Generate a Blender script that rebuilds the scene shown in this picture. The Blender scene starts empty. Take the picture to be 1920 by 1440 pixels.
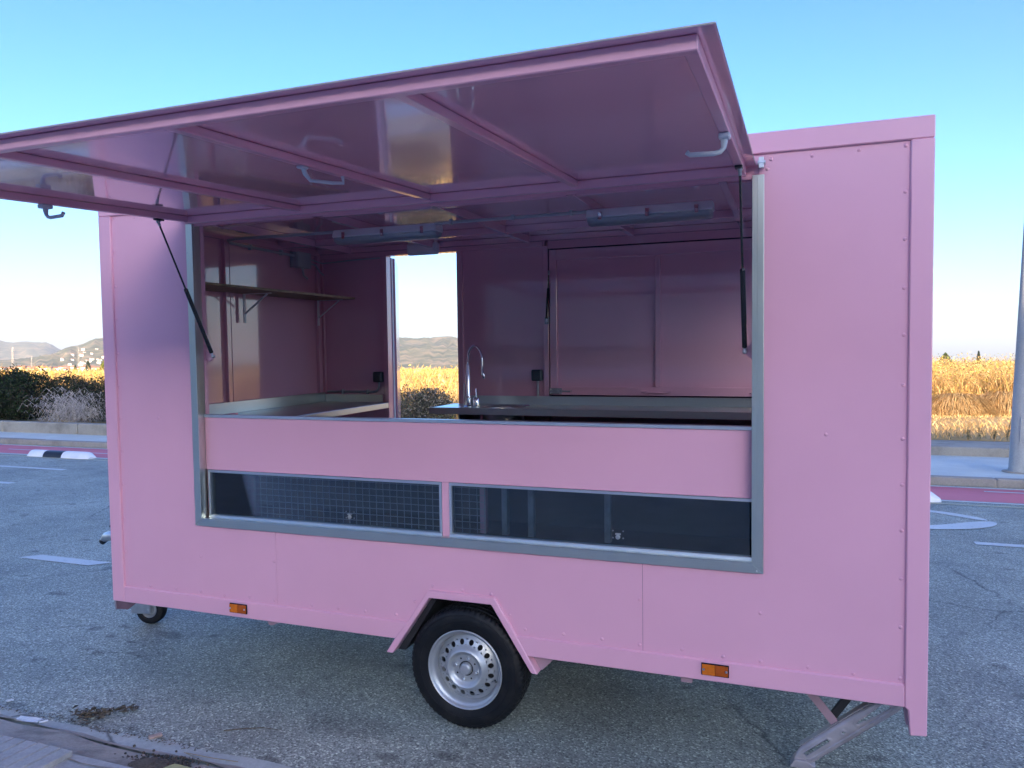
import bpy, bmesh, math, random
import numpy as np
from mathutils import Vector, Matrix, noise
R = math.radians
random.seed(4)
rng = np.random.default_rng(7)
scn = bpy.context.scene

# ------------------------------------------------------------------ camera
TILT = 0.0293            # the trailer leans slightly to the kerb
Z0 = 0.473
cam_d = bpy.data.cameras.new('camera')
cam = bpy.data.objects.new('camera', cam_d)
scn.collection.objects.link(cam)
scn.camera = cam
cam_d.sensor_width = 36.0
cam_d.lens = 1429.9 / 1920 * 36.0
cam_d.clip_start = 0.05
cam_d.clip_end = 20000
yaw, pitch, roll = 0.3544, -0.0210, -0.0035
fw = Vector((-math.sin(yaw) * math.cos(pitch), math.cos(yaw) * math.cos(pitch), math.sin(pitch)))
rt = Vector((math.cos(yaw), math.sin(yaw), 0))
up = rt.cross(fw)
r2 = rt * math.cos(roll) + up * math.sin(roll)
u2 = -rt * math.sin(roll) + up * math.cos(roll)
mw = Matrix((r2, u2, -fw)).transposed().to_4x4()
mw.translation = Vector((3.4108, -3.1294, 1.1799 + Z0))
cam.matrix_world = mw
CAM = Vector(mw.translation)

# ------------------------------------------------------------------ sky, sun, exposure
SUN_EL = R(12.5)
SUN_DIR = Vector((0.45 * math.cos(SUN_EL), -0.893 * math.cos(SUN_EL), math.sin(SUN_EL)))
world = bpy.data.worlds.new("World")
scn.world = world
world.use_nodes = True
wn = world.node_tree
sky = wn.nodes.new('ShaderNodeTexSky')
sky.sky_type = 'NISHITA'
sky.sun_disc = False
sky.sun_elevation = SUN_EL
sky.sun_rotation = math.atan2(0.45, -0.893)
sky.air_density = 1.0
sky.dust_density = 1.8
sky.ozone_density = 3.6
bg = wn.nodes['Background']
gm = wn.nodes.new('ShaderNodeGamma')
gm.inputs[1].default_value = 1.28
wn.links.new(sky.outputs[0], gm.inputs[0])
hs = wn.nodes.new('ShaderNodeHueSaturation')
hs.inputs['Saturation'].default_value = 1.12
hs.inputs['Hue'].default_value = 0.511
wn.links.new(gm.outputs[0], hs.inputs['Color'])
wn.links.new(hs.outputs[0], bg.inputs[0])
bg.inputs[1].default_value = 0.10
sun_d = bpy.data.lights.new('sun', 'SUN')
sun_d.energy = 5.0
sun_d.angle = R(0.5)
sun_d.color = (1.0, 0.80, 0.58)
sun = bpy.data.objects.new('sun', sun_d)
sun.rotation_euler = (-SUN_DIR).to_track_quat('-Z', 'Y').to_euler()
scn.collection.objects.link(sun)
scn.cycles.max_bounces = 12
scn.cycles.sample_clamp_indirect = 3.0
scn.cycles.caustics_reflective = False
scn.cycles.caustics_refractive = False
scn.cycles.diffuse_bounces = 8
scn.cycles.glossy_bounces = 6
scn.view_settings.view_transform = 'Standard'
scn.view_settings.look = 'None'
scn.view_settings.exposure = 1.9
scn.view_settings.gamma = 1.0
scn.view_settings.use_curve_mapping = False

# ------------------------------------------------------------------ materials
def new_mat(name):
    m = bpy.data.materials.new(name)
    m.use_nodes = True
    nt = m.node_tree
    return m, nt, nt.nodes['Principled BSDF']

def N(nt, t, **kw):
    n = nt.nodes.new('ShaderNode' + t)
    for k, v in kw.items():
        if k in n.inputs.keys():
            n.inputs[k].default_value = v
        else:
            setattr(n, k, v)
    return n

def coords(nt, which='Object', scale=None):
    tc = N(nt, 'TexCoord')
    if which == 'World':
        g = N(nt, 'NewGeometry')
        out = g.outputs['Position']
    else:
        out = tc.outputs[which]
    if scale:
        mp = N(nt, 'Mapping')
        mp.inputs['Scale'].default_value = scale
        nt.links.new(out, mp.inputs[0])
        out = mp.outputs[0]
    return out

def ramp(nt, src, stops):
    r = N(nt, 'ValToRGB')
    cr = r.color_ramp
    while len(cr.elements) < len(stops):
        cr.elements.new(0.5)
    for e, (p, c) in zip(cr.elements, stops):
        e.position = p
        e.color = c if len(c) == 4 else (*c, 1)
    nt.links.new(src, r.inputs[0])
    return r.outputs[0]

def noise_n(nt, vec, scale, detail=3, rough=0.55, dist=0.0):
    n = N(nt, 'TexNoise')
    n.inputs['Scale'].default_value = scale
    n.inputs['Detail'].default_value = detail
    n.inputs['Roughness'].default_value = rough
    n.inputs['Distortion'].default_value = dist
    nt.links.new(vec, n.inputs['Vector'])
    return n.outputs[0]

def mix(nt, fac, a, b, mode='MIX'):
    m = N(nt, 'MixRGB')
    m.blend_type = mode
    for i, v in enumerate((fac, a, b)):
        if hasattr(v, 'links') or hasattr(v, 'is_linked'):
            nt.links.new(v, m.inputs[i])
        else:
            m.inputs[i].default_value = v if isinstance(v, (int, float)) else (v if len(v) == 4 else (*v, 1))
    return m.outputs[0]

def bump(nt, b, h, strength, dist):
    n = N(nt, 'Bump')
    n.inputs['Strength'].default_value = strength
    n.inputs['Distance'].default_value = dist
    nt.links.new(h, n.inputs['Height'])
    nt.links.new(n.outputs[0], b.inputs['Normal'])

def simple(name, col, rough=0.5, metal=0.0, var=0.12, nscale=6.0, bmp=0.0, bscale=60, bdist=0.002, coat=0.0):
    m, nt, b = new_mat(name)
    v = coords(nt)
    n = noise_n(nt, v, nscale)
    lo = tuple(c * (1 - var) for c in col)
    hi = tuple(min(1, c * (1 + var)) for c in col)
    nt.links.new(ramp(nt, n, [(0.3, lo), (0.7, hi)]), b.inputs['Base Color'])
    b.inputs['Roughness'].default_value = rough
    b.inputs['Metallic'].default_value = metal
    b.inputs['Coat Weight'].default_value = coat
    if bmp:
        bump(nt, b, noise_n(nt, v, bscale, 4), bmp, bdist)
    return m

def pink_mat(name, col, rough, orange, dirt=0.0, coat=0.5, cior=1.5, crough=0.06):
    m, nt, b = new_mat(name)
    v = coords(nt)
    n = noise_n(nt, v, 1.7, 4)
    c = ramp(nt, n, [(0.0, tuple(x * 0.93 for x in col)), (1.0, tuple(min(1, x * 1.07) for x in col))])
    if dirt:
        d = noise_n(nt, coords(nt, 'Object', (1.5, 1.5, 5)), 3.0, 7, 0.7)
        f = ramp(nt, d, [(0.56, (0, 0, 0)), (0.80, (dirt, dirt, dirt))])
        c = mix(nt, f, c, (0.30, 0.20, 0.22))
    nt.links.new(c, b.inputs['Base Color'])
    b.inputs['Roughness'].default_value = rough
    b.inputs['Coat Weight'].default_value = coat
    b.inputs['Coat IOR'].default_value = cior
    b.inputs['Coat Roughness'].default_value = crough
    # orange peel and slight sheet waviness
    a = N(nt, 'Math', operation='ADD')
    nt.links.new(noise_n(nt, v, 260.0, 2), a.inputs[0])
    s = N(nt, 'Math', operation='MULTIPLY')
    nt.links.new(noise_n(nt, v, 1.6, 0), s.inputs[0])
    s.inputs[1].default_value = 5.0
    nt.links.new(s.outputs[0], a.inputs[1])
    bump(nt, b, a.outputs[0], orange, 0.0004)
    return m

PINK = (0.74, 0.385, 0.49)
M_pink = pink_mat('pink_gloss_paint', PINK, 0.26, 0.35)
M_pink_tube = pink_mat('pink_tube_paint', tuple(c * 1.02 for c in PINK), 0.30, 0.25)
M_pink_in = pink_mat('lightened_inner_pink', (0.80, 0.45, 0.57), 0.14, 0.22, 0.0, 1.0, 1.68, 0.035)  # outside pink made lighter to brighten the interior and flap underside
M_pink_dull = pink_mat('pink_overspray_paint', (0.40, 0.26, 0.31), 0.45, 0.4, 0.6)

def steel_mat(name, col=(0.66, 0.69, 0.63), rough=0.30, axis=(1, 60, 60)):
    m, nt, b = new_mat(name)
    v = coords(nt, 'Object', axis)
    n = noise_n(nt, v, 14, 3)
    b.inputs['Metallic'].default_value = 1.0
    nt.links.new(ramp(nt, n, [(0.3, tuple(c * .9 for c in col)), (0.7, col)]), b.inputs['Base Color'])
    big = noise_n(nt, coords(nt), 5, 4)
    nt.links.new(ramp(nt, big, [(0.3, (rough * .92,) * 3), (0.8, (rough * 1.12,) * 3)]), b.inputs['Roughness'])
    bump(nt, b, n, 0.04, 0.0003)
    return m
M_steel_x = steel_mat('brushed_steel_along', axis=(1, 70, 70))
M_steel_z = steel_mat('brushed_steel_upright', axis=(70, 70, 1))
M_steel_y = steel_mat('brushed_steel_deep', axis=(70, 1, 70))
M_alu = steel_mat('satin_aluminium', (0.78, 0.80, 0.82), 0.34, (1, 40, 40))
M_chrome = simple('chrome', (0.80, 0.82, 0.85), 0.05, 1.0, 0.02)
M_zinc = simple('zinc_plated_steel', (0.62, 0.64, 0.66), 0.32, 1.0, 0.1, 20)
M_galv = simple('dull_galvanised_steel', (0.33, 0.36, 0.39), 0.5, 0.6, 0.2, 18, 0.2, 90)
M_jack = simple('stained_stamped_steel', (0.40, 0.37, 0.395), 0.42, 0.4, 0.28, 9, 0.15, 60)
M_black = simple('black_plastic', (0.012, 0.014, 0.018), 0.32, 0, 0.2)
M_blacksteel = simple('black_painted_steel', (0.010, 0.011, 0.014), 0.25, 0, 0.2)
M_grey_plastic = simple('grey_plastic', (0.42, 0.46, 0.50), 0.45, 0, 0.06)
M_dark_plastic = simple('slate_grey_plastic', (0.045, 0.065, 0.085), 0.35, 0, 0.1)
M_white_plastic = simple('off_white_plastic', (0.78, 0.79, 0.82), 0.35, 0, 0.05)
M_handle = simple('pale_grey_painted_lever', (0.50, 0.56, 0.62), 0.35, 0, 0.06)
M_dark = simple('dark_underbody', (0.02, 0.021, 0.026), 0.7, 0, 0.3)
M_floor_in = simple('trailer_floor_sheet', (0.55, 0.56, 0.57), 0.45, 0.2, 0.1)
M_wood = simple('plywood_edge', (0.34, 0.26, 0.15), 0.6, 0, 0.25, 14)

def rubber_mat():
    m, nt, b = new_mat('tyre_rubber')
    v = coords(nt)
    n = noise_n(nt, v, 9, 5, 0.65)
    c = ramp(nt, n, [(0.5, (0.006, 0.007, 0.009)), (0.78, (0.022, 0.021, 0.020))])
    nt.links.new(c, b.inputs['Base Color'])
    b.inputs['Roughness'].default_value = 0.55
    b.inputs['Specular IOR Level'].default_value = 0.3
    bump(nt, b, noise_n(nt, v, 150, 3), 0.15, 0.001)
    return m
M_rubber = rubber_mat()
M_rim = simple('silver_wheel_paint', (0.43, 0.45, 0.47), 0.38, 0.5, 0.06, 8, 0.03, 60)
M_amber = simple('amber_reflector', (0.62, 0.15, 0.010), 0.22, 0, 0.15, 30)
M_amber2 = simple('deep_amber_reflector', (0.42, 0.085, 0.008), 0.25, 0, 0.15, 30)
M_clear = None
def glass_mat(name, tint, rough=0.0):
    m, nt, b = new_mat(name)
    nt.nodes.remove(b)
    out = nt.nodes['Material Output']
    tr = N(nt, 'BsdfTransparent'); tr.inputs[0].default_value = (*tint, 1)
    gl = N(nt, 'BsdfGlossy'); gl.inputs['Roughness'].default_value = rough
    fr = N(nt, 'Fresnel'); fr.inputs[0].default_value = 1.52
    mu = N(nt, 'Math', operation='MULTIPLY'); mu.inputs[1].default_value = 1.8
    mu.use_clamp = True
    nt.links.new(fr.outputs[0], mu.inputs[0])
    mx = N(nt, 'MixShader')
    nt.links.new(mu.outputs[0], mx.inputs[0])
    nt.links.new(tr.outputs[0], mx.inputs[1])
    nt.links.new(gl.outputs[0], mx.inputs[2])
    nt.links.new(mx.outputs[0], out.inputs[0])
    return m
M_glass = glass_mat('window_glass', (0.72, 0.80, 0.84))
M_diffuser = glass_mat('ribbed_clear_cover', (0.86, 0.90, 0.94), 0.12)
_nt = M_diffuser.node_tree; _o = _nt.nodes['Material Output']; _src = _o.inputs[0].links[0].from_socket
_df = N(_nt, 'BsdfDiffuse'); _df.inputs[0].default_value = (0.60, 0.66, 0.72, 1)
_mx = N(_nt, 'MixShader'); _mx.inputs[0].default_value = 0.45
_nt.links.new(_src, _mx.inputs[1]); _nt.links.new(_df.outputs[0], _mx.inputs[2]); _nt.links.new(_mx.outputs[0], _o.inputs[0])

def asphalt_mat():
    m, nt, b = new_mat('asphalt')
    v = coords(nt, 'World')
    fine = noise_n(nt, v, 95, 3, 0.6)
    vo = N(nt, 'TexVoronoi'); vo.inputs['Scale'].default_value = 125
    nt.links.new(v, vo.inputs['Vector'])
    vc = N(nt, 'SeparateColor'); nt.links.new(vo.outputs['Color'], vc.inputs[0])
    big = noise_n(nt, v, 0.9, 7, 0.68)
    base = ramp(nt, big, [(0.3, (0.19, 0.205, 0.180)), (0.7, (0.40, 0.425, 0.365))])
    sp = ramp(nt, vc.outputs[0], [(0.0, (0.36,) * 3), (0.30, (0.80,) * 3), (0.84, (1.10,) * 3), (0.985, (2.1, 2.1, 2.0))])
    c = mix(nt, 1.0, base, sp, 'MULTIPLY')
    fi = ramp(nt, fine, [(0.3, (0.62,) * 3), (0.7, (1.3,) * 3)])
    c = mix(nt, 0.85, c, fi, 'MULTIPLY')
    # scattered oil drips and muddy prints, mostly by the jockey wheel
    vs = N(nt, 'TexVoronoi'); vs.inputs['Scale'].default_value = 3.1
    vs.inputs['Randomness'].default_value = 1.0
    mp = N(nt, 'Mapping'); mp.inputs['Scale'].default_value = (1, 1.5, 1)
    nw = N(nt, 'TexNoise'); nw.inputs['Scale'].default_value = 9
    nt.links.new(v, nw.inputs['Vector'])
    ad = N(nt, 'VectorMath', operation='MULTIPLY_ADD')
    nt.links.new(nw.outputs['Color'], ad.inputs[0])
    ad.inputs[1].default_value = (0.10, 0.10, 0.0)
    nt.links.new(v, ad.inputs[2])
    nt.links.new(ad.outputs[0], mp.inputs[0]); nt.links.new(mp.outputs[0], vs.inputs['Vector'])
    spot = ramp(nt, vs.outputs['Distance'], [(0.10, (1, 1, 1)), (0.20, (0, 0, 0))])
    area = ramp(nt, noise_n(nt, v, 0.9, 2), [(0.44, (0, 0, 0)), (0.54, (1, 1, 1))])
    sm = mix(nt, 1.0, spot, area, 'MULTIPLY')
    c = mix(nt, mix(nt, 1.0, sm, (0.55, 0.55, 0.55), 'MULTIPLY'), c, (0.035, 0.030, 0.028))
    # drips and prints left of the wheel; broad fainter dark patches near it
    mk = None
    for (sx_, sy_, rx_, ry_) in ((-1.68, .96, .10, .05), (-.76, .48, .06, .04), (-.30, .205, .042, .028), (-.205, .235, .035, .022), (-.12, .22, .045, .026), (-.56, .42, .05, .03), (-.40, .18, .06, .03),
                                 (-.22, .55, .12, .05), (-.62, .56, .05, .03), (-.35, .36, .04, .025), (.05, .62, .05, .03), (1.5, -.10, .25, .12), (2.6, .5, .5, .3), (1.2, .7, .5, .25), (-1.1, 1.2, .08, .04), (4.6, 1.3, .16, .07)):
        sb = N(nt, 'VectorMath', operation='SUBTRACT'); nt.links.new(ad.outputs[0], sb.inputs[0]); sb.inputs[1].default_value = (sx_ + .05, sy_ + .05, 0)
        ml = N(nt, 'VectorMath', operation='MULTIPLY'); nt.links.new(sb.outputs[0], ml.inputs[0]); ml.inputs[1].default_value = (1 / rx_, 1 / ry_, 0)
        ln = N(nt, 'VectorMath', operation='LENGTH'); nt.links.new(ml.outputs[0], ln.inputs[0])
        mr = N(nt, 'MapRange'); mr.inputs[1].default_value = .55; mr.inputs[2].default_value = 1.25; mr.inputs[3].default_value = .55 if rx_ < .2 else .30; mr.inputs[4].default_value = 0
        mr.interpolation_type = 'SMOOTHSTEP'
        nt.links.new(ln.outputs['Value'], mr.inputs[0])
        if mk is None: mk = mr.outputs[0]
        else:
            mm = N(nt, 'Math', operation='MAXIMUM'); nt.links.new(mk, mm.inputs[0]); nt.links.new(mr.outputs[0], mm.inputs[1]); mk = mm.outputs[0]
    c = mix(nt, mk, c, (0.040, 0.036, 0.034))
    # thin cracks
    vk = N(nt, 'TexVoronoi', feature='DISTANCE_TO_EDGE'); vk.inputs['Scale'].default_value = 0.55
    nt.links.new(ad.outputs[0], vk.inputs['Vector'])
    ck = ramp(nt, vk.outputs['Distance'], [(0.0, (1, 1, 1)), (0.006, (0, 0, 0))])
    ca = ramp(nt, noise_n(nt, v, 0.5, 2), [(0.54, (0, 0, 0)), (0.62, (0.8, 0.8, 0.8))])
    c = mix(nt, mix(nt, 1.0, ck, ca, 'MULTIPLY'), c, (0.02, 0.02, 0.022))
    nt.links.new(c, b.inputs['Base Color'])
    rr = ramp(nt, vc.outputs[1], [(0.0, (0.42,) * 3), (1.0, (0.8,) * 3)])
    nt.links.new(rr, b.inputs['Roughness'])
    b.inputs['Specular IOR Level'].default_value = 0.6
    a = N(nt, 'Math', operation='ADD')
    nt.links.new(vo.outputs['Distance'], a.inputs[0]); nt.links.new(fine, a.inputs[1])
    bump(nt, b, a.outputs[0], 0.8, 0.004)
    return m
M_asphalt = asphalt_mat()

def paint_mat(name, col, wear=0.5, bs=100):
    m, nt, b = new_mat(name)
    v = coords(nt, 'World')
    n = noise_n(nt, v, 26, 6, 0.75)
    n2 = noise_n(nt, v, 1.2, 4)
    w = ramp(nt, n, [(wear, (0, 0, 0)), (wear + 0.16, (0.75,) * 3)])
    c1 = ramp(nt, n2, [(0.3, tuple(x * .86 for x in col)), (0.7, col)])
    nt.links.new(mix(nt, w, c1, (0.12, 0.12, 0.125)), b.inputs['Base Color'])
    b.inputs['Roughness'].default_value = 0.65
    bump(nt, b, noise_n(nt, v, bs, 3), 0.5, 0.002)
    return m
M_white_line = paint_mat('worn_white_line_paint', (0.62, 0.66, 0.66), 0.56)
M_yellow_line = paint_mat('worn_yellow_line_paint', (0.50, 0.47, 0.33), 0.62)
M_bike = paint_mat('red_bike_lane_paint', (0.66, 0.17, 0.21), 0.74)

def concrete_mat(name, col, stain=0.5, scale=3.0, bmp=0.4, crack=0.0):
    m, nt, b = new_mat(name)
    v = coords(nt, 'World')
    n = noise_n(nt, v, scale, 7, 0.65)
    f = noise_n(nt, v, 70, 4, 0.7)
    c = ramp(nt, n, [(0.3, tuple(x * (1 - stain) for x in col)), (0.5, tuple(x * .92 for x in col)), (0.72, tuple(x * 1.08 for x in col))])
    c = mix(nt, 0.7, c, ramp(nt, f, [(0.3, (0.75,) * 3), (0.7, (1.15,) * 3)]), 'MULTIPLY')
    if crack:
        vk = N(nt, 'TexVoronoi', feature='DISTANCE_TO_EDGE'); vk.inputs['Scale'].default_value = crack
        nd = N(nt, 'TexNoise'); nd.inputs['Scale'].default_value = 5
        nt.links.new(v, nd.inputs['Vector'])
        ad = N(nt, 'VectorMath', operation='MULTIPLY_ADD')
        nt.links.new(nd.outputs['Color'], ad.inputs[0]); ad.inputs[1].default_value = (0.2, 0.2, 0)
        nt.links.new(v, ad.inputs[2]); nt.links.new(ad.outputs[0], vk.inputs['Vector'])
        c = mix(nt, ramp(nt, vk.outputs['Distance'], [(0.0, (0.8, 0.8, 0.8)), (0.012, (0, 0, 0))]), c, (0.05, 0.045, 0.04))
    nt.links.new(c, b.inputs['Base Color'])
    b.inputs['Roughness'].default_value = 0.85
    bump(nt, b, f, bmp, 0.004)
    return m
M_kerb = concrete_mat('kerb_concrete', (0.34, 0.31, 0.27), 0.35, 2.0)
M_walk = concrete_mat('pale_paving_concrete', (0.60, 0.64, 0.61), 0.12, 1.2, 0.3)
M_wallc = concrete_mat('stained_wall_concrete', (0.36, 0.33, 0.28), 0.40, 2.2)
M_gutter = concrete_mat('gutter_concrete', (0.46, 0.49, 0.46), 0.25, 3.0, 0.35, 0.9)
M_oldkerb = concrete_mat('worn_sandy_kerb', (0.44, 0.40, 0.33), 0.55, 5.0, 0.8)
M_slab = concrete_mat('grey_pavement_slab', (0.42, 0.42, 0.41), 0.3, 4.0, 0.4)
M_soil = concrete_mat('dry_soil', (0.13, 0.105, 0.08), 0.5, 14.0, 1.0)
M_post = concrete_mat('pale_post_paint', (0.42, 0.43, 0.42), 0.15, 2.0, 0.1)

def vcol_mat(name, rough=0.75, trans=0.25, tint=1.0):
    m, nt, b = new_mat(name)
    a = N(nt, 'VertexColor'); a.layer_name = 'tint'
    nt.links.new(a.outputs[0], b.inputs['Base Color'])
    b.inputs['Roughness'].default_value = rough
    b.inputs['Specular IOR Level'].default_value = 0.25
    if trans:
        out = nt.nodes['Material Output']
        t = N(nt, 'BsdfTranslucent'); nt.links.new(a.outputs[0], t.inputs[0])
        mx = N(nt, 'MixShader'); mx.inputs[0].default_value = trans
        nt.links.new(b.outputs[0], mx.inputs[1]); nt.links.new(t.outputs[0], mx.inputs[2])
        nt.links.new(mx.outputs[0], out.inputs[0])
    return m
M_leaf = vcol_mat('foliage')
M_twig = vcol_mat('dry_twigs', 0.8, 0.0)

def land_mat(name, stops, scale, bmp=0.5, bd=0.05, zs=1.0):
    m, nt, b = new_mat(name)
    v = coords(nt, 'World')
    if zs != 1.0:
        mp = N(nt, 'Mapping'); mp.inputs['Scale'].default_value = (1, 1, zs)
        nt.links.new(v, mp.inputs[0]); v = mp.outputs[0]
    n = noise_n(nt, v, scale, 8, 0.65)
    nt.links.new(ramp(nt, n, stops), b.inputs['Base Color'])
    b.inputs['Roughness'].default_value = 0.95
    b.inputs['Specular IOR Level'].default_value = 0.1
    bump(nt, b, n, bmp, bd)
    return m
M_field = land_mat('dry_field_ground', [(0.3, (0.34, 0.22, 0.09)), (0.55, (0.46, 0.31, 0.14)), (0.75, (0.56, 0.41, 0.22))], 0.9)
M_plain = land_mat('far_plain', [(0.3, (0.13, 0.13, 0.05)), (0.55, (0.24, 0.20, 0.08)), (0.75, (0.28, 0.20, 0.10))], 0.02)
M_hill = land_mat('scrub_and_rock_hillside', [(0.36, (0.08, 0.10, 0.065)), (0.5, (0.16, 0.16, 0.095)), (0.60, (0.30, 0.23, 0.14)), (0.72, (0.42, 0.30, 0.20))], 0.016, 1.0, 6.0, 4.0)

# ------------------------------------------------------------------ mesh helpers
COL = scn.collection
def props(o, label=None, cat=None, group=None, kind=None):
    if label: o['label'] = label
    if cat: o['category'] = cat
    if group: o['group'] = group
    if kind: o['kind'] = kind
    return o

def link(name, me, mat=None, parent=None):
    o = bpy.data.objects.new(name, me)
    COL.objects.link(o)
    if mat is not None:
        for mm in (mat if isinstance(mat, (list, tuple)) else [mat]):
            me.materials.append(mm)
    if parent: o.parent = parent
    return o

def empty(name, loc, label, cat, group=None, rz=0):
    o = bpy.data.objects.new(name, None)
    COL.objects.link(o)
    o.location = loc
    o.rotation_euler = (0, 0, rz)
    o.empty_display_size = 0.2
    return props(o, label, cat, group)

class MB:
    def __init__(s):
        s.bm = bmesh.new()
        s.mi = 0
    def face(s, vs):
        try:
            f = s.bm.faces.new(vs); f.material_index = s.mi; return f
        except ValueError:
            return None
    def box(s, x0, x1, y0, y1, z0, z1):
        v = [s.bm.verts.new(p) for p in ((x0,y0,z0),(x1,y0,z0),(x1,y1,z0),(x0,y1,z0),(x0,y0,z1),(x1,y0,z1),(x1,y1,z1),(x0,y1,z1))]
        for q in ((3,2,1,0),(4,5,6,7),(0,1,5,4),(1,2,6,5),(2,3,7,6),(3,0,4,7)):
            s.face([v[i] for i in q])
        return s
    def poly(s, pts, axis, a, b):
        "extrude polygon pts (2D) between a and b along axis (0:x pts=(y,z), 1:y pts=(x,z), 2:z pts=(x,y))"
        def mk(p, t):
            if axis == 0: return (t, p[0], p[1])
            if axis == 1: return (p[0], t, p[1])
            return (p[0], p[1], t)
        A = [s.bm.verts.new(mk(p, a)) for p in pts]
        B = [s.bm.verts.new(mk(p, b)) for p in pts]
        s.face(A); s.face(B[::-1])
        n = len(pts)
        for i in range(n):
            j = (i + 1) % n
            s.face([A[j], A[i], B[i], B[j]])
        return s
    def tube(s, pts, r, seg=10, cap=True, rad=None):
        pts = [Vector(p) for p in pts]
        rings = []
        prev = None
        for i, p in enumerate(pts):
            d = (pts[min(i + 1, len(pts) - 1)] - pts[max(i - 1, 0)]).normalized()
            if prev is None:
                u = d.orthogonal().normalized()
            else:
                u = (prev - d * prev.dot(d)).normalized()
            prev = u
            w = d.cross(u)
            rr = rad[i] if rad else r
            rings.append([s.bm.verts.new(p + (u * math.cos(a) + w * math.sin(a)) * rr) for a in [2 * math.pi * k / seg for k in range(seg)]])
        for a, b in zip(rings, rings[1:]):
            for k in range(seg):
                s.face([a[k], a[(k + 1) % seg], b[(k + 1) % seg], b[k]])
        if cap:
            s.face(rings[0][::-1]); s.face(rings[-1])
        return s
    def bar(s, p, q, w, h, upv=(0, 0, 1)):
        p, q = Vector(p), Vector(q)
        d = (q - p).normalized(); upv = Vector(upv)
        a = d.cross(upv).normalized(); b = a.cross(d).normalized()
        vs = []
        for e in (p, q):
            for sa, sb in ((-1, -1), (1, -1), (1, 1), (-1, 1)):
                vs.append(s.bm.verts.new(e + a * sa * w / 2 + b * sb * h / 2))
        for qd in ((0,1,2,3),(7,6,5,4),(0,4,5,1),(1,5,6,2),(2,6,7,3),(3,7,4,0)):
            s.face([vs[i] for i in qd])
        return s
    def lathe(s, prof, seg, center=(0, 0, 0), axis='y', closed=False, disp=None):
        "prof list of (r, t); t along axis"
        cx, cy, cz = center
        rings = []
        for k in range(seg):
            a = 2 * math.pi * k / seg
            ring = []
            for i, (r, t) in enumerate(prof):
                rr = r + (disp(k, i) if disp else 0)
                c, sn = rr * math.cos(a), rr * math.sin(a)
                if axis == 'y': p = (cx + c, cy + t, cz + sn)
                elif axis == 'z': p = (cx + c, cy + sn, cz + t)
                else: p = (cx + t, cy + c, cz + sn)
                ring.append(s.bm.verts.new(p))
            rings.append(ring)
        n = len(prof)
        for k in range(seg):
            A, B = rings[k], rings[(k + 1) % seg]
            for i in range(n if closed else n - 1):
                j = (i + 1) % n
                s.face([A[i], A[j], B[j], B[i]])
        return s
    def build(s, name, mat, parent=None, bevel=0.0, smooth=False, seg=1, angle=35):
        bmesh.ops.remove_doubles(s.bm, verts=s.bm.verts, dist=1e-6)
        bmesh.ops.recalc_face_normals(s.bm, faces=s.bm.faces)
        if bevel:
            es = [e for e in s.bm.edges if len(e.link_faces) == 2 and e.calc_face_angle(0) > 0.5]
            bmesh.ops.bevel(s.bm, geom=es, offset=bevel, segments=seg, profile=0.6, affect='EDGES', clamp_overlap=True)
        me = bpy.data.meshes.new(name)
        s.bm.to_mesh(me); s.bm.free()
        if smooth:
            me.polygons.foreach_set('use_smooth', [True] * len(me.polygons))
            me.set_sharp_from_angle(angle=R(angle))
        return link(name, me, mat, parent)

def box(name, mat, parent, x0, x1, y0, y1, z0, z1, bevel=0.0):
    return MB().box(x0, x1, y0, y1, z0, z1).build(name, mat, parent, bevel)

def np_mesh(name, verts, faces, mat, parent=None, colors=None, smooth=False):
    me = bpy.data.meshes.new(name)
    k = faces.shape[1]
    me.vertices.add(len(verts)); me.vertices.foreach_set('co', verts.astype(np.float32).ravel())
    me.loops.add(faces.size); me.loops.foreach_set('vertex_index', faces.astype(np.int32).ravel())
    me.polygons.add(len(faces))
    me.polygons.foreach_set('loop_start', np.arange(0, faces.size, k, dtype=np.int32))
    me.polygons.foreach_set('loop_total', np.full(len(faces), k, dtype=np.int32))
    if smooth: me.polygons.foreach_set('use_smooth', np.ones(len(faces), dtype=bool))
    me.update(calc_edges=True)
    if colors is not None:
        ca = me.color_attributes.new('tint', 'FLOAT_COLOR', 'POINT')
        c4 = np.c_[colors, np.ones(len(colors))].astype(np.float32)
        ca.data.foreach_set('color', c4.ravel())
    return link(name, me, mat, parent)

def instance(src, name, parent, loc=None, rot=None):
    o = bpy.data.objects.new(name, src.data)
    COL.objects.link(o); o.parent = parent
    if loc is not None: o.location = loc
    if rot is not None: o.rotation_euler = rot
    return o

def copy_tree(o, parent=None):
    c = o.copy(); COL.objects.link(c); c.parent = parent
    for ch in o.children: copy_tree(ch, c)
    return c

# ------------------------------------------------------------------ the ground, road and pavements
def sheet(name, pts, z, mat, parent=None, kind='structure'):
    mb = MB(); vs = [mb.bm.verts.new((x, y, z)) for x, y in pts]; mb.bm.faces.new(vs)
    o = mb.build(name, mat, parent)
    if kind and parent is None: o['kind'] = kind
    return o

# wide plain out to the horizon
mb = MB()
c0 = mb.bm.verts.new((0, 0, -0.06))
prev = None
for r_ in (60, 300, 1500, 9000):
    ring = [mb.bm.verts.new((r_ * math.cos(a), r_ * math.sin(a), -0.06)) for a in [2 * math.pi * k / 64 for k in range(64)]]
    for k in range(64):
        if prev is None: mb.bm.faces.new((c0, ring[k], ring[(k + 1) % 64]))
        else: mb.bm.faces.new((prev[k], ring[k], ring[(k + 1) % 64], prev[(k + 1) % 64]))
    prev = ring
o = mb.build('ground', M_plain); o['kind'] = 'structure'

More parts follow.
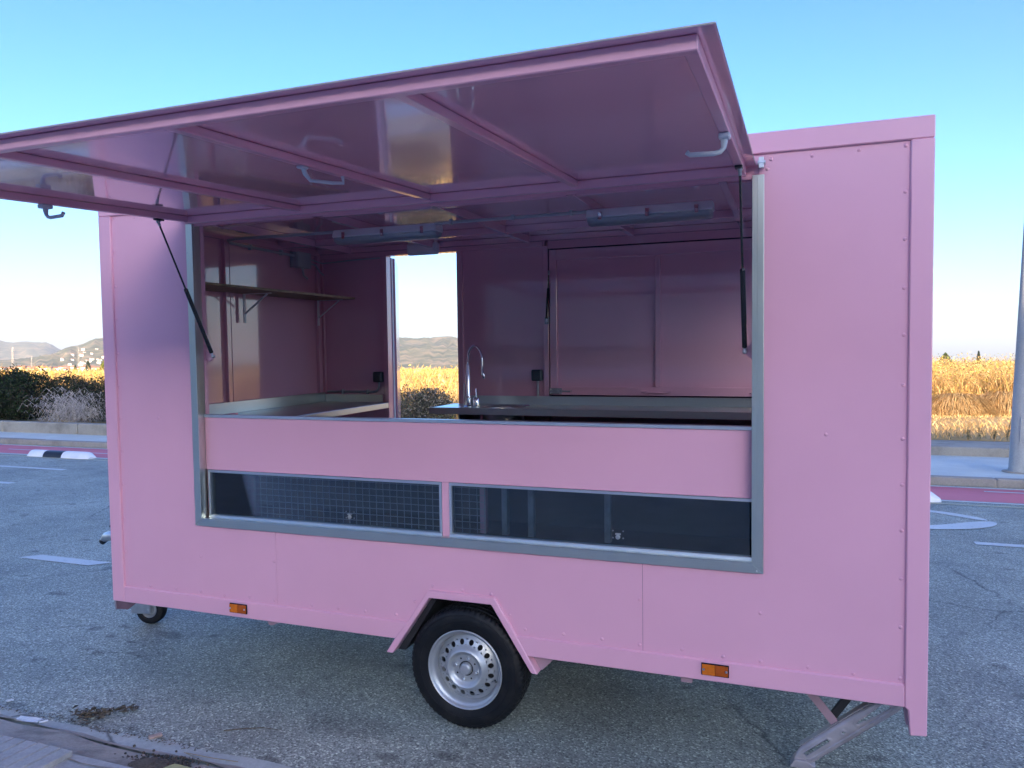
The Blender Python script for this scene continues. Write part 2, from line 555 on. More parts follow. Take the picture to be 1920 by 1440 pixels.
XL, XR = -90.0, 70.0
road = sheet('road', [(XL, -0.62), (XR, -0.62), (XR, 8.82), (XL, 8.82)], 0.0, M_asphalt)
bike = sheet('bike_lane', [(XL, 7.55), (XR, 7.55), (XR, 8.78), (XL, 8.78)], 0.004, M_bike)
def mark(name, x0, x1, y0, y1, mat, z=0.004, slant=0.0):
    return sheet(name, [(x0, y0), (x1 - slant, y0), (x1, y1), (x0 + slant, y1)], z, mat, road, None)
mark('yellow_edge_line', XL, XR, 7.20, 7.28, M_yellow_line)
mark('white_edge_line', XL, XR, 7.44, 7.53, M_white_line)
mark('white_edge_line', XL, XR, 8.66, 8.78, M_white_line, 0.008)
for x0 in (-29.4, -22.4, -15.4):                       # dashes down the bike lane
    mark('bike_lane_dash', x0 + 4.2, x0 + 6.6, 8.04, 8.11, M_white_line, 0.008)
mark('bike_lane_dash', -11.9, -9.5, 8.04, 8.11, M_white_line, 0.008)
mark('bike_lane_dash', 5.76, 9.2, 8.37, 8.44, M_white_line, 0.008)
for x0, x1, y in ((-14.5, -7.85, 6.06), (-11.0, -7.25, 4.72), (5.0, 8.6, 5.02), (12.2, 15.8, 5.02), (-1.0, 1.6, 4.9), (-18.5, -14.9, 4.72)):
    mark('lane_dash', x0, x1, y - 0.06, y + 0.06, M_white_line)
for x0, x1, y in ((-2.99, -2.04, 1.69), (-7.4, -6.4, 1.69), (-11.8, -10.8, 1.69)):
    mark('lane_dash', x0, x1, y - 0.07, y + 0.07, M_white_line, slant=0.12)
# cycle symbol whose wheel end shows right of the trailer: two bowed arms meeting in a tip
def ribbon(name, ctr, w, mat, z):
    mb = MB(); L = []; Rr = []
    for i, (x, y, ww) in enumerate(ctr):
        a = ctr[max(i - 1, 0)]; b_ = ctr[min(i + 1, len(ctr) - 1)]
        d = Vector((b_[0] - a[0], b_[1] - a[1], 0)).normalized(); n = Vector((-d.y, d.x, 0)) * ww / 2
        L.append(mb.bm.verts.new((x + n.x, y + n.y, z))); Rr.append(mb.bm.verts.new((x - n.x, y - n.y, z)))
    for i in range(len(ctr) - 1): mb.bm.faces.new((L[i], Rr[i], Rr[i + 1], L[i + 1]))
    return mb.build(name, mat, road)
def arc_pts(pts, n=9):
    out = []
    P = [pts[0]] + pts + [pts[-1]]
    for a, b, c, d_ in zip(P, P[1:], P[2:], P[3:]):
        for k in range(n):
            t = k / n
            out.append(tuple(.5 * ((2 * b[i]) + (-a[i] + c[i]) * t + (2 * a[i] - 5 * b[i] + 4 * c[i] - d_[i]) * t * t + (-a[i] + 3 * b[i] - 3 * c[i] + d_[i]) * t ** 3) for i in range(3)))
    return out + [pts[-1]]
ribbon('painted_road_symbol', arc_pts([(3.6, 6.70, .11), (4.35, 6.74, .11), (4.86, 6.65, .13), (5.12, 6.49, .15), (5.29, 6.32, .12), (5.35, 6.24, .02)]), 0, M_white_line, 0.0045)
ribbon('painted_road_symbol', arc_pts([(3.2, 5.60, .15), (4.2, 5.60, .16), (4.70, 5.66, .19), (5.00, 5.80, .25), (5.22, 5.98, .26), (5.34, 6.12, .16), (5.38, 6.20, .03)]), 0, M_white_line, 0.0055)

# far kerb, pavement, low wall
def strip_blocks(name, x0, x1, step, y0, y1, z0, z1, mat, parent, gap=0.012, jit=0.004):
    out = []; me = None; x = x0
    src = MB().box(0, step - gap, y0, y1, z0, z1).build(name, mat, parent, 0.012)
    src.location = (x0, 0, 0); out.append(src)
    i = 1
    while x0 + (i + 1) * step <= x1:
        o = instance(src, name, parent, (x0 + i * step, random.uniform(-jit, jit), random.uniform(-jit, jit)))
        out.append(o); i += 1
    return out
fk = box('far_kerb', M_kerb, None, XL, XR, 8.83, 9.00, -0.05, 0.10); fk['kind'] = 'structure'
strip_blocks('kerb_stone', -22, 14, 1.0, 8.82, 9.02, 0.0, 0.122, M_kerb, fk)
fw_ = box('far_pavement', M_walk, None, XL, XR, 9.02, 12.2, -0.05, 0.115); fw_['kind'] = 'structure'

wl = empty('low_wall', (-14, 10.2, 0), 'long grey concrete kerb wall under the dark green bushes', 'low wall')
src = MB().box(0, 2.48, 10.215, 10.52, 0.08, 0.375).build('wall_block', M_wallc, wl, 0.02)
src.location = (-90 + 14, -10.2, 0)
for i in range(1, 35):
    o = instance(src, 'wall_block', wl, (-90 + 14 + 2.5 * i, -10.2 + random.uniform(-.006, .006), random.uniform(-.008, .008)))
wr = empty('low_wall', (8, 11.8, 0), 'stained low concrete wall behind the lamp post below the golden grass', 'low wall')
src = MB().box(0, 2.48, 11.8, 13.2, 0.06, 0.262).build('wall_block', M_wallc, wr, 0.02)
src.location = (-2.4 - 8, -11.8, 0)
for i in range(1, 27):
    instance(src, 'wall_block', wr, (-2.4 - 8 + 2.5 * i, -11.8 + random.uniform(-.006, .006), random.uniform(-.008, .008)))

# near kerb, gutter, pavement
def wavy_strip(name, x0, x1, ya, yb, z, mat, amp=0.02, n=90, za=None, parent=None):
    mb = MB(); A = []; B = []
    for i in range(n + 1):
        x = x0 + (x1 - x0) * i / n
        ja = noise.noise(Vector((x * 3.1, ya * 7, 1))) * amp; jb = noise.noise(Vector((x * 2.7, yb * 7, 5))) * amp
        A.append(mb.bm.verts.new((x, ya + ja, z if za is None else za))); B.append(mb.bm.verts.new((x, yb + jb, z)))
    for i in range(n): mb.bm.faces.new((A[i], A[i + 1], B[i + 1], B[i]))
    return mb.build(name, mat, parent)
g_ = wavy_strip('gutter', -30, 12, -0.72, -0.535, 0.006, M_gutter, 0.035, 500); g_['kind'] = 'structure'
nk = wavy_strip('near_kerb', -30, 12, -0.90, -0.665, 0.030, M_oldkerb, 0.045, 500, 0.085); nk['kind'] = 'structure'
nk2 = wavy_strip('kerb_toe', -30, 12, -0.665, -0.60, 0.004, M_oldkerb, 0.045, 500, 0.030, nk)
npv = sheet('near_pavement', [(-30, -25), (30, -25), (30, -0.86), (-30, -0.86)], 0.082, M_slab)
# grooved paving tiles: ribs run across the kerb line
pt = empty('ribbed_tile_paving', (0.2, -1.2, 0.09), 'grey ribbed pavement tiles with dark grooves by the kerb', 'paving tiles')
src = MB().box(0, 0.060, -1.75, -0.872, -0.01, 0.014).build('paving_rib', M_slab, pt, 0.003)
src.location = (0.672 - 0.2 - 0.0665, 1.2, 0)
for i in range(2, 42):
    instance(src, 'paving_rib', pt, (0.672 - 0.2 - 0.0665 * i, 1.2, random.uniform(-.0015, .0015)))
o = box('tile_bed', M_oldkerb, pt, -2.3, 0.465, -0.55, 0.320, -0.02, -0.002)
# a light cracked slab and a ramp of pale mortar right of the tiles
def blob(name, pts, z, h, mat, parent=None, n=26, rough=0.35):
    "low mound inside polygon-ish ellipse; pts=(cx,cy,rx,ry)"
    cx, cy, rx, ry = pts
    mb = MB(); rings = []
    for j in range(9):
        f = j / 8; ring = []
        for k in range(n):
            a = 2 * math.pi * k / n
            e = 1 + rough * noise.noise(Vector((math.cos(a) * 1.7 + cx * 3, math.sin(a) * 1.7, 3)))
            x = cx + rx * f * math.cos(a) * e; y = cy + ry * f * math.sin(a) * e
            hz = h * max(0, (1 - f ** 2)) * (0.8 + 0.5 * noise.noise(Vector((x * 18, y * 18, 2)))) - 0.006 * f
            ring.append(mb.bm.verts.new((x, y, z + hz)))
        rings.append(ring)
    for a, b in zip(rings, rings[1:]):
        for k in range(n): mb.face([a[k], a[(k + 1) % n], b[(k + 1) % n], b[k]])
    return mb.build(name, mat, parent, smooth=True, angle=70)
o = blob('mortar_ramp', (1.42, -0.72, 0.36, 0.16), 0.010, 0.018, M_gutter); o['kind'] = 'structure'
o = blob('soil_patch', (1.02, -0.82, 0.15, 0.10), 0.045, 0.040, M_soil)
props(o, 'small heap of dry brown dirt and grit beside the ribbed tiles', 'dirt heap', kind='stuff')
o = sheet('yellow_paint_patch', [(1.10, -0.84), (1.24, -0.83), (1.25, -0.80), (1.12, -0.795)], 0.0, paint_mat('faded_yellow_paint', (0.42, 0.40, 0.18), 0.62))
o.location.z = 0.094
mb = MB()
for i in range(1600):
    cx, cy = rng.normal(1.01, 0.085), rng.normal(-0.80, 0.05)
    s_ = rng.uniform(.0015, .005)
    zz = 0.045 + 0.04 * max(0, 1 - ((cx - 1.02) / .15) ** 2 - ((cy + .82) / .1) ** 2)
    mb.box(cx - s_, cx + s_, cy - s_, cy + s_, zz - s_, zz + s_)
o = mb.build('grit', M_soil)
props(o, 'scattered grit crumbs on the dirt heap', 'grit', kind='stuff')

# leaf litter, twig, paper scraps at the gutter
mb = MB()
def leaf(mb, x, y, z, s, a, t):
    c, sn = math.cos(a) * s, math.sin(a) * s
    p = [(x - c, y - sn, z), (x + sn * .35, y - c * .35, z + t * s), (x + c, y + sn, z + t * s * .4), (x - sn * .35, y + c * .35, z + t * s * .8)]
    vs = [mb.bm.verts.new(q) for q in p]; mb.face([vs[0], vs[1], vs[2]]); mb.face([vs[0], vs[2], vs[3]])
for i in range(190):
    f = random.random()
    if f < .62: x, y = random.gauss(0.27, .045), random.gauss(-0.465, .028)
    else:
        t = random.random(); x, y = 0.30 + .13 * t + random.gauss(0, .010), -0.43 + .10 * t + random.gauss(0, .008)
    leaf(mb, x, y, random.uniform(.004, .026), random.uniform(.006, .022), random.uniform(0, 6.3), random.uniform(-.2, .9))
for i in range(14):
    x, y = 0.27 + random.gauss(0, .04), -.46 + random.gauss(0, .025); a = random.uniform(-.4, 1.2)
    l = random.uniform(.03, .09)
    mb.tube([(x, y, .01), (x + l * math.cos(a), y + l * math.sin(a), .016)], .0015, 5)
M_litter = land_mat('dead_leaves', [(0.3, (0.05, 0.04, 0.03)), (0.55, (0.16, 0.13, 0.095)), (0.72, (0.38, 0.33, 0.27))], 60, .2, .002)
o = mb.build('leaf_litter', M_litter)
props(o, 'dry brown leaves and stalks heaped on the asphalt beside the gutter', 'dead leaves', kind='stuff')
mb = MB()
for i in range(420):
    x = random.uniform(-.4, 1.0); y = -0.535 + random.gauss(0, .012) + 0.02 * noise.noise(Vector((x * 3, 0, 0)))
    leaf(mb, x, y, random.uniform(.004, .012), random.uniform(.003, .011), random.uniform(0, 6.3), random.uniform(-.2, .5))
o = mb.build('gutter_debris', M_litter); props(o, 'thin line of crumbled leaves along the gutter edge', 'debris', kind='stuff')
M_paper = simple('crumpled_paper', (0.62, 0.66, 0.68), 0.7, 0, 0.15, 40)
def paper(name, x, y, z, sx, sy, rot, label, cat='litter'):
    mb = MB(); n = 6; g = {}
    for i in range(n + 1):
        for j in range(n + 1):
            u, v = i / n - .5, j / n - .5
            hz = .012 * abs(noise.noise(Vector((u * 4 + x * 9, v * 4, 1)))) + .002
            g[i, j] = mb.bm.verts.new((u * sx, v * sy * (1 - .4 * abs(u)), hz))
    for i in range(n):
        for j in range(n): mb.face([g[i, j], g[i + 1, j], g[i + 1, j + 1], g[i, j + 1]])
    o = mb.build(name, M_paper); o.location = (x, y, z); o.rotation_euler = (0, 0, rot)
    return props(o, label, cat)
paper('paper_scrap', 0.055, -0.598, 0.012, 0.13, 0.05, 0.15, 'torn white paper scrap lying in the gutter')
paper('paper_scrap', -0.245, -0.47, 0.004, 0.035, 0.025, 0.9, 'tiny crumpled white scrap at the left edge of the asphalt')
o = box('wood_chip', simple('pale_wood_chip', (0.42, 0.30, 0.25), 0.7, 0, 0.2, 60), None, -.011, .011, -.028, .028, 0, .012, .002)
o.location = (0.735, -0.515, .005); o.rotation_euler = (0, .15, -.5); props(o, 'short pale wooden chip standing on the asphalt by the gutter', 'wood chip')
mb = MB(); mb.tube([(0.125, -0.60, .012), (0.15, -0.575, .016)], .004, 8)
o = mb.build('cigarette_end', M_white_plastic); props(o, 'small white cigarette end beside the torn paper in the gutter', 'cigarette end')
mb = MB(); mb.tube([(0.98, -0.36, .006), (1.06, -0.315, .008), (1.13, -0.275, .006), (1.22, -0.268, .005)], .0028, 6, rad=[.003, .003, .0022, .001])
o = mb.build('twig', M_litter); props(o, 'thin dark twig lying on the asphalt in front of the wheel', 'twig')
mb = MB(); mb.tube([(0.98, -.60, .02), (1.14, -.64, .022), (1.30, -.70, .03)], .0016, 5)
mb.tube([(0.99, -.60, .02), (1.12, -.60, .022), (1.25, -.585, .02)], .002, 5)
o = mb.build('straw', simple('dry_straw', (0.34, 0.28, 0.17), .8)); props(o, 'two dry straws lying on the pale mortar by the kerb', 'straw')

# lane separators
def separator(x0, y, label):
    t = empty('lane_separator', (x0, y, 0), label, 'lane separator', 'black and white lane separators')
    prof = [(-0.135, 0), (-0.12, .05), (-0.085, .095), (-0.03, .118), (0.03, .118), (0.085, .095), (0.12, .05), (0.135, 0)]
    L = [0, .46, .93, 1.58]
    for i, m in ((0, M_white_plastic), (1, M_black), (2, M_white_plastic)):
        mb = MB(); xs = np.linspace(L[i] + (.004 if i else 0), L[i + 1] - (.004 if i < 2 else 0), 7)
        rings = []
        for x in xs:
            e = 1.0
            if i == 0: e = min(1, .30 + 1.9 * math.sqrt(max(0, x / .46)))
            if i == 2: e = min(1, .30 + 1.6 * math.sqrt(max(0, (1.58 - x) / .60)))
            rings.append([mb.bm.verts.new((x, a * (0.6 + .4 * e), b * e)) for a, b in prof])
        for a, b in zip(rings, rings[1:]):
            for k in range(len(prof) - 1): mb.face([a[k], a[k + 1], b[k + 1], b[k]])
        mb.face(rings[0]); mb.face(rings[-1][::-1])
        mb.build('white_end' if i != 1 else 'black_middle', m, t, smooth=True, angle=50)
    return t
separator(-10.36, 7.40, 'white lane separator with black middle, left of the trailer')
separator(3.52, 7.46, 'white lane separator end just right of the trailer, mostly hidden by it')

# lamp post
lp = empty('lamp_post', (6.47, 9.75, 0.115), 'pale grey tapered lamp post on the far pavement at the right edge', 'lamp post')
mb = MB(); n = 20; hs = [0, .02, .05, .4, 1, 2.5, 5, 8]
mb.lathe([(.142, 0), (.145, .02), (.132, .06), (.128, .5), (.118, 1.5), (.102, 3), (.082, 5), (.06, 8)], 28, (0, 0, 0), 'z')
mb.build('post', M_post, lp, smooth=True)
mb = MB(); mb.lathe([(0.0, .014), (.205, .014), (.215, .006), (.215, 0)], 28, (0, 0, 0), 'z'); mb.build('base_collar', M_kerb, lp, smooth=True)
mb = MB(); mb.tube([(0, 0, 7.95), (0, -.3, 8.25), (0, -1.2, 8.4)], .03, 10); mb.build('arm', M_post, lp, smooth=True)
box('lamp_head', M_galv, lp, -.13, .13, -1.9, -1.2, 8.34, 8.46, .03)
box('access_hatch', M_post, lp, -.045, .045, -.135, -.118, .45, .80, .004)
lp.rotation_euler = (0, R(2.0), 0)

# building across the street behind the viewer: it throws the long shade over the road
def building(x0, x1, y0, y1, h, label, mat):
    t = empty('building', ((x0 + x1) / 2, y1, 0), label, 'building')
    w = x1 - x0
    box('wall', mat, t, -w / 2, w / 2, y0 - y1, 0, 0, h)
    box('parapet', M_kerb, t, -w / 2 - .1, w / 2 + .1, y0 - y1 - .1, .1, h + .002, h + .12)
    nfl = int(h // 3.4)
    src = None
    k = 0
    for f in range(nfl):
        x = -w / 2 + 2
        while x < w / 2 - 2 and k < 140:
            z = .9 + f * 3.4
            if src is None:
                src = MB().box(0, 1.4, .003, .06, 0, 1.5).build('window', M_walk, t); g2 = box('pane', M_pane, src, .08, 1.32, .062, .07, .08, 1.42)
                src.location = (x, 0, z)
            else:
                o = instance(src, 'window', t, (x, 0, z)); instance(g2, 'pane', o)
            x += 4.2; k += 1
    return t
M_pane = simple('dim_window_pane', (.30, .30, .30), .3)
M_facade = concrete_mat('beige_render', (0.58, 0.54, 0.48), 0.12, .4)
building(-90, 42, -74, -60, 19.8, 'long beige building across the street behind the viewer', M_facade)
building(42.05, 150, -73, -60.2, 18.9, 'lower beige building at the right end of the street behind the viewer', M_facade)

# ------------------------------------------------------------------ land beyond the wall
def vnoise(x, y, s, seed=0):
    return np.array([noise.noise(Vector((float(a) * s, float(b) * s, seed))) for a, b in zip(x, y)])

# field just beyond the wall
def field_z(x, y):
    return 0.30 if x < 1.6 else 0.27
mb = MB(); nx, ny = 100, 40; G = {}
ys = [10.5 + 150 * (j / ny) ** 2 for j in range(ny + 1)]
for i in range(nx + 1):
    x = -150 + 230 * i / nx
    for j, y in enumerate(ys):
        yy = y
        if j == 0: yy = 10.5 if x < -2.4 else 13.1
        z = .27 + .10 * noise.noise(Vector((x * .3, yy * .3, 0))) * min(1, j / 4)
        if j == ny: z = -.05
        G[i, j] = mb.bm.verts.new((x, yy if j == 0 else max(yy, 10.6 if x < -2.4 else 13.2 + j * .01), z))
for i in range(nx):
    for j in range(ny): mb.face([G[i, j], G[i + 1, j], G[i + 1, j + 1], G[i, j + 1]])
o = mb.build('field', M_field, smooth=True, angle=80); o['kind'] = 'structure'

def blades(n, xs, ys, zs, hs, ws, lean, cols, colvar=.18, tipmul=1.0):
    "n single triangles-with-bend grass blades -> verts, faces, colours"
    a = rng.uniform(0, 2 * np.pi, n)
    dx, dy = np.cos(a) * ws, np.sin(a) * ws
    la = rng.uniform(0, 2 * np.pi, n); lx, ly = np.cos(la) * lean * hs, np.sin(la) * lean * hs
    p0 = np.c_[xs - dx, ys - dy, zs]; p1 = np.c_[xs + dx, ys + dy, zs]
    p2 = np.c_[xs + lx * .45 + dx * .7, ys + ly * .45 + dy * .7, zs + hs * .6]
    p3 = np.c_[xs + lx * .45 - dx * .7, ys + ly * .45 - dy * .7, zs + hs * .6]
    p4 = np.c_[xs + lx * 1.2, ys + ly * 1.2, zs + hs]
    V = np.stack([p0, p1, p2, p3, p4], 1).reshape(-1, 3)
    b = np.arange(n)[:, None] * 5
    F = np.concatenate([b + [0, 1, 2], b + [0, 2, 3], b + [3, 2, 4]])
    cc = np.clip(cols * (1 + rng.normal(0, colvar, (n, 1))), .005, 1)
    return V, F, np.repeat(cc, 5, 0)

def leaves(n, P, s, cols, colvar=.22, flat=0.0):
    "n small leaf quads as 2 tris"
    u = rng.normal(size=(n, 3)); u[:, 2] *= 1 - flat; u /= np.linalg.norm(u, axis=1)[:, None]
    v = rng.normal(size=(n, 3)); v -= (v * u).sum(1)[:, None] * u; v /= np.linalg.norm(v, axis=1)[:, None]
    s = np.asarray(s).reshape(-1, 1) * np.ones((n, 1))
    q = np.stack([P - u * s, P - v * s * .45, P + u * s, P + v * s * .45], 1).reshape(-1, 3)
    b = np.arange(n)[:, None] * 4
    F = np.concatenate([b + [0, 1, 2], b + [0, 2, 3]])
    cc = np.clip(cols * (1 + rng.normal(0, colvar, (n, 1))), .004, 1)
    return q, F, np.repeat(cc, 4, 0)

def join(parts):
    V, F, Cc = [], [], []; off = 0
    for v, f, c in parts:
        V.append(v); F.append(f + off); Cc.append(c); off += len(v)
    return np.concatenate(V), np.concatenate(F), np.concatenate(Cc)

def pick(pal, n, p=None):
    pal = np.array(pal, float); return pal[rng.choice(len(pal), n, p=p)]

def shrub(name, cx, cy, z, lumps, n, leaf_s, pal, label, cat='bush', group=None, twigs=260, twigcol=(.10, .08, .06), p=None):
    "lumps: (dx,dy,dz,rx,ry,rz)"
    t = empty(name, (cx, cy, z), label, cat, group)
    L = np.array(lumps, float); vol = L[:, 3] * L[:, 5]
    k = rng.choice(len(L), n, p=vol / vol.sum())
    d = rng.normal(size=(n, 3)); d /= np.linalg.norm(d, axis=1)[:, None]
    r = rng.uniform(.55, 1.0, (n, 1)) ** .5
    rough = 1 + .16 * np.sin(d[:, :1] * 7 + k[:, None]) * np.cos(d[:, 2:] * 9 + k[:, None] * 2) + .10 * rng.normal(size=(n, 1))
    P = L[k, :3] + d * r * rough * L[k, 3:]
    P = P[P[:, 2] > .01]
    n = len(P)
    np_mesh('foliage', *leaves(n, P, rng.uniform(.6, 1.3, n) * leaf_s, pick(pal, n, p))[:2], M_leaf, t, None) if False else None
    v, f, c = leaves(n, P, rng.uniform(.6, 1.3, n) * leaf_s, pick(pal, n, p))
    np_mesh('foliage', v, f, M_leaf, t, c)
    mb = MB()
    for i in range(twigs):
        kk = rng.choice(len(L), p=vol / vol.sum()); dd = rng.normal(size=3); dd[2] = abs(dd[2]) * 1.1; dd /= np.linalg.norm(dd)
        q = L[kk, :3] + dd * L[kk, 3:] * rng.uniform(.8, 1.08); b0 = np.array([L[kk, 0] * .8 + rng.normal() * .15, L[kk, 1] * .5, 0.0])
        mid = (b0 + q) / 2 + rng.normal(size=3) * .07
        mb.tube([b0, mid, q], .008, 4, False, rad=[.009, .006, .002])
    o = mb.build('branches', simple(name + '_bark', twigcol, .8, 0, .3, 12), t)
    return t

GREENS = [(.016, .030, .013), (.026, .048, .018), (.040, .066, .024), (.030, .036, .026), (.060, .060, .040)]
DULL = [(.12, .11, .07), (.19, .165, .12), (.26, .23, .18), (.09, .105, .055), (.34, .30, .25)]
# hedge-like dark bush at left: three overlapping masses
shrub('dark_bush', -17.2, 11.7, .3, [(-2.6, 0, .30, 1.2, .7, .55), (-1.2, .1, .40, 1.1, .8, .62), (-.2, 0, .50, .9, .8, .78), (.45, .1, .68, .55, .6, .70), (.62, .1, 1.05, .22, .28, .26), (1.2, 0, .62, .8, .7, .66)],
      32000, .040, GREENS, 'big dark green bush rising to a peak above the low wall at left', twigs=420)
shrub('dark_bush', -21.6, 11.9, .3, [(0, 0, .3, 1.8, .8, .6), (1.2, 0, .3, 1.2, .8, .6), (-1.5, 0, .35, 1.5, .8, .65)],
      16000, .045, GREENS, 'dark green bush continuing past the left edge along the low wall', twigs=200)
shrub('dark_bush', -14.35, 11.85, .3, [(-.6, .2, .72, .62, .5, .50), (-.2, .1, .5, .8, .6, .55), (.5, .2, .60, .7, .5, .52), (1.2, .1, .45, .8, .6, .50)],
      12000, .036, [(.026, .044, .018), (.045, .056, .03), (.08, .07, .05), (.05, .05, .04)], 'lower dark bush right of the peaked one, behind the dry grey tangle', twigs=260, twigcol=(.13, .11, .09))
# tangle of dry grey stems
t = empty('dry_tangle', (-13.9, 11.25, .3), 'pale grey tangle of dry stems spilling over the wall beside the dark bush', 'dry shrub')
V = []; 
mb = MB()
for i in range(900):
    cx, cy, cz = rng.normal(0, .48), rng.normal(0, .22), abs(rng.normal(.28, .24))
    a = rng.uniform(0, 6.3); l = rng.uniform(.12, .38); dr = rng.uniform(-.5, .1)
    if cz + cx * .1 > .82: continue
    mb.tube([(cx, cy, cz), (cx + l * .5 * math.cos(a), cy + l * .5 * math.sin(a) * .6, cz + .05 + l * .15), (cx + l * math.cos(a), cy + l * math.sin(a) * .6, max(.0, cz + dr * l))], .004, 3, False, rad=[.005, .004, .002])
mb.build('stems', simple('dry_grey_stems', (.46, .42, .40), .85, 0, .35, 20), t)
# shrubs seen through the open doorway
for (x, y, w, h, nm, lab) in ((-7.2, 12.2, .9, .50, 'dull_bush', 'low grey bush at the left side of the doorway view'),
                         (-5.9, 12.4, .85, .62, 'dull_bush', 'dull green and grey bush in the middle of the doorway view'),
                         (-4.6, 12.3, .9, .85, 'dull_bush', 'taller dull green bush at the right side of the doorway view')):
    shrub(nm, x, y, .28, [(0, 0, h * .45, w, .6, h * .6), (w * .4, .1, h * .6, w * .5, .4, h * .5)], 9000, .030, DULL, lab, 'bush', 'dull bushes behind the trailer doorway', 300, (.14, .12, .10), [.3, .25, .2, .15, .1])
for (x, y, w, h, lab) in ((-9.6, 12.0, 1.2, .6, 'dull bush behind the trailer, left of the doorway view'), (-2.6, 14.2, 1.2, .75, 'dull bush behind the trailer, right of the doorway view'), (0.2, 14.6, 1.4, .7, 'dull bush hidden behind the middle of the trailer')):
    shrub('dull_bush', x, y, .28, [(0, 0, h * .45, w, .6, h * .6), (w * .4, .1, h * .6, w * .5, .4, h * .5)], 5000, .034, DULL, lab, 'bush', None, 100, (.14, .12, .10))

# the golden field: thousands of dry plants, nobody could count them
YEL = [(.62, .40, .11), (.72, .48, .14), (.52, .40, .10), (.36, .37, .08), (.64, .40, .10)]
ORG = [(.58, .33, .12), (.68, .43, .18), (.48, .29, .11), (.74, .52, .25), (.38, .27, .13)]
def wedge(n, a0, a1, d0, d1):
    az = np.radians(rng.uniform(a0, a1, n)); d = np.exp(rng.uniform(np.log(d0), np.log(d1), n))
    return CAM.x + d * np.sin(az), CAM.y + d * np.cos(az), d
parts = []
# left and middle: tall yellow crop
for a0, a1, n in ((-62, -44, 15000), (-44, -20, 24000), (-20, 6, 9000)):
    x, y, d = wedge(n, a0, a1, 20, 130)
    ok = (y > 14.6) & (x < 5.5 + .1 * y); x, y, d = x[ok], y[ok], d[ok]; n = len(x)
    h = (.85 + .30 * vnoise(x, y, .12) + .45 * vnoise(x, y, .7, 3) + rng.normal(0, .14, n)) * np.clip((d - 16) / 10, .5, 1.15)
    for m in range(3):
        xx, yy = x + rng.normal(0, .25, n), y + rng.normal(0, .25, n)
        cc = np.where(rng.random((n, 1)) < np.clip((d[:, None] - 22) / 45, .10, .65), pick(YEL, n), pick(ORG, n))
        parts.append(blades(n, xx, yy, np.full(n, .22), h, .012 + d * .0009, .35, cc))
    P = np.c_[x + rng.normal(0, .3, n), y + rng.normal(0, .3, n), .25 + h * rng.uniform(.5, 1.05, n)]
    parts.append(leaves(n, P, .035 + d * .0011, pick(YEL + ORG[:2], n)))
v, f, c = join(parts)
o = np_mesh('crop_field', v, f, M_leaf, None, c)
props(o, 'golden yellow field of dry crop plants stretching to the hills', 'field plants', kind='stuff')

# right: short bleached grass, then tall golden reeds with yellow leaves
parts = []
n = 26000
x = rng.uniform(-2, 24, n); y = 13.2 + 9.8 * rng.random(n) ** .8
h = rng.uniform(.04, .14, n) + .10 * np.clip(vnoise(x, y, .9, 4), 0, 1)
edge = y < 13.9; h[edge] *= rng.uniform(1.0, 2.6, edge.sum())
parts.append(blades(n, x, y, np.full(n, .25), h, .007, .7, np.where(rng.random((n, 1)) < .10, pick([(.13, .15, .06)], n), pick(ORG, n))))
v, f, c = join(parts)
o = np_mesh('short_dry_grass', v, f, M_twig, None, c)
props(o, 'short bleached dry grass between the low wall and the tall reeds', 'dry grass', kind='stuff')
parts = []
x, y, d = wedge(26000, 2, 30, 26.6, 44)
n = len(x)
top = 1.20 + .38 * vnoise(x, y, .35, 9) + .12 * np.clip((d - 27) / 6, 0, 1) + rng.normal(0, .12, n)
parts.append(blades(n, x, y, np.full(n, .25), top * 1.12, .009, .38, pick(ORG, n)))
parts.append(blades(n, x + .1, y + .1, np.full(n, .25), top * rng.uniform(.6, 1.2, n), .007, .65, pick(ORG + YEL, n)))
for m in range(3):
    P = np.c_[x + rng.normal(0, .3, n), y + rng.normal(0, .2, n), .25 + top * np.sqrt(rng.uniform(.15, 1.35, n))]
    parts.append(leaves(n, P, rng.uniform(.022, .048, n), pick(YEL + ORG + [(.16, .17, .05), (.22, .20, .07)], n)))
v, f, c = join(parts)
o = np_mesh('tall_reeds', v, f, M_leaf, None, c)
props(o, 'tall golden reeds and yellow leaved scrub right of the trailer', 'reeds', kind='stuff')

def mound(cx, cy, rx, h, label):
    t = empty('dry_grass_mound', (cx, cy, .27), label, 'dry grass mound', None)
    n = 5200
    a = rng.uniform(0, 2 * np.pi, n); rr = np.sqrt(rng.random(n))
    x, y = rr * np.cos(a) * rx, rr * np.sin(a) * rx * .45
    z = h * (1 - rr ** 2) * .8
    # blades droop outward from the crown
    l = rng.uniform(.2, .5, n); dx, dy = np.cos(a + rng.normal(0, .3, n)), np.sin(a + rng.normal(0, .3, n)) * .6
    w = .007
    p0 = np.c_[x - dy * w, y + dx * w, z]; p1 = np.c_[x + dy * w, y - dx * w, z]
    m0 = np.c_[x + dx * l * .5 - dy * w, y + dy * l * .5 + dx * w, z + l * .30]; m1 = np.c_[x + dx * l * .5 + dy * w, y + dy * l * .5 - dx * w, z + l * .30]
    e = np.c_[x + dx * l, y + dy * l, np.maximum(z - l * .15, .0)]
    V = np.stack([p0, p1, m1, m0, e], 1).reshape(-1, 3); b = np.arange(n)[:, None] * 5
    F = np.concatenate([b + [0, 1, 2], b + [0, 2, 3], b + [3, 2, 4]])
    cc = np.repeat(np.clip(pick(ORG, n) * (1 + rng.normal(0, .2, (n, 1))), .01, 1), 5, 0)
    np_mesh('arching_grass', V, F, M_twig, t, cc)
    return t
mound(7.75, 21.7, .95, .62, 'arched dry grass mound nearest the trailer edge at right')
mound(9.1, 22.0, .95, .70, 'arched dry grass mound left of the lamp post')
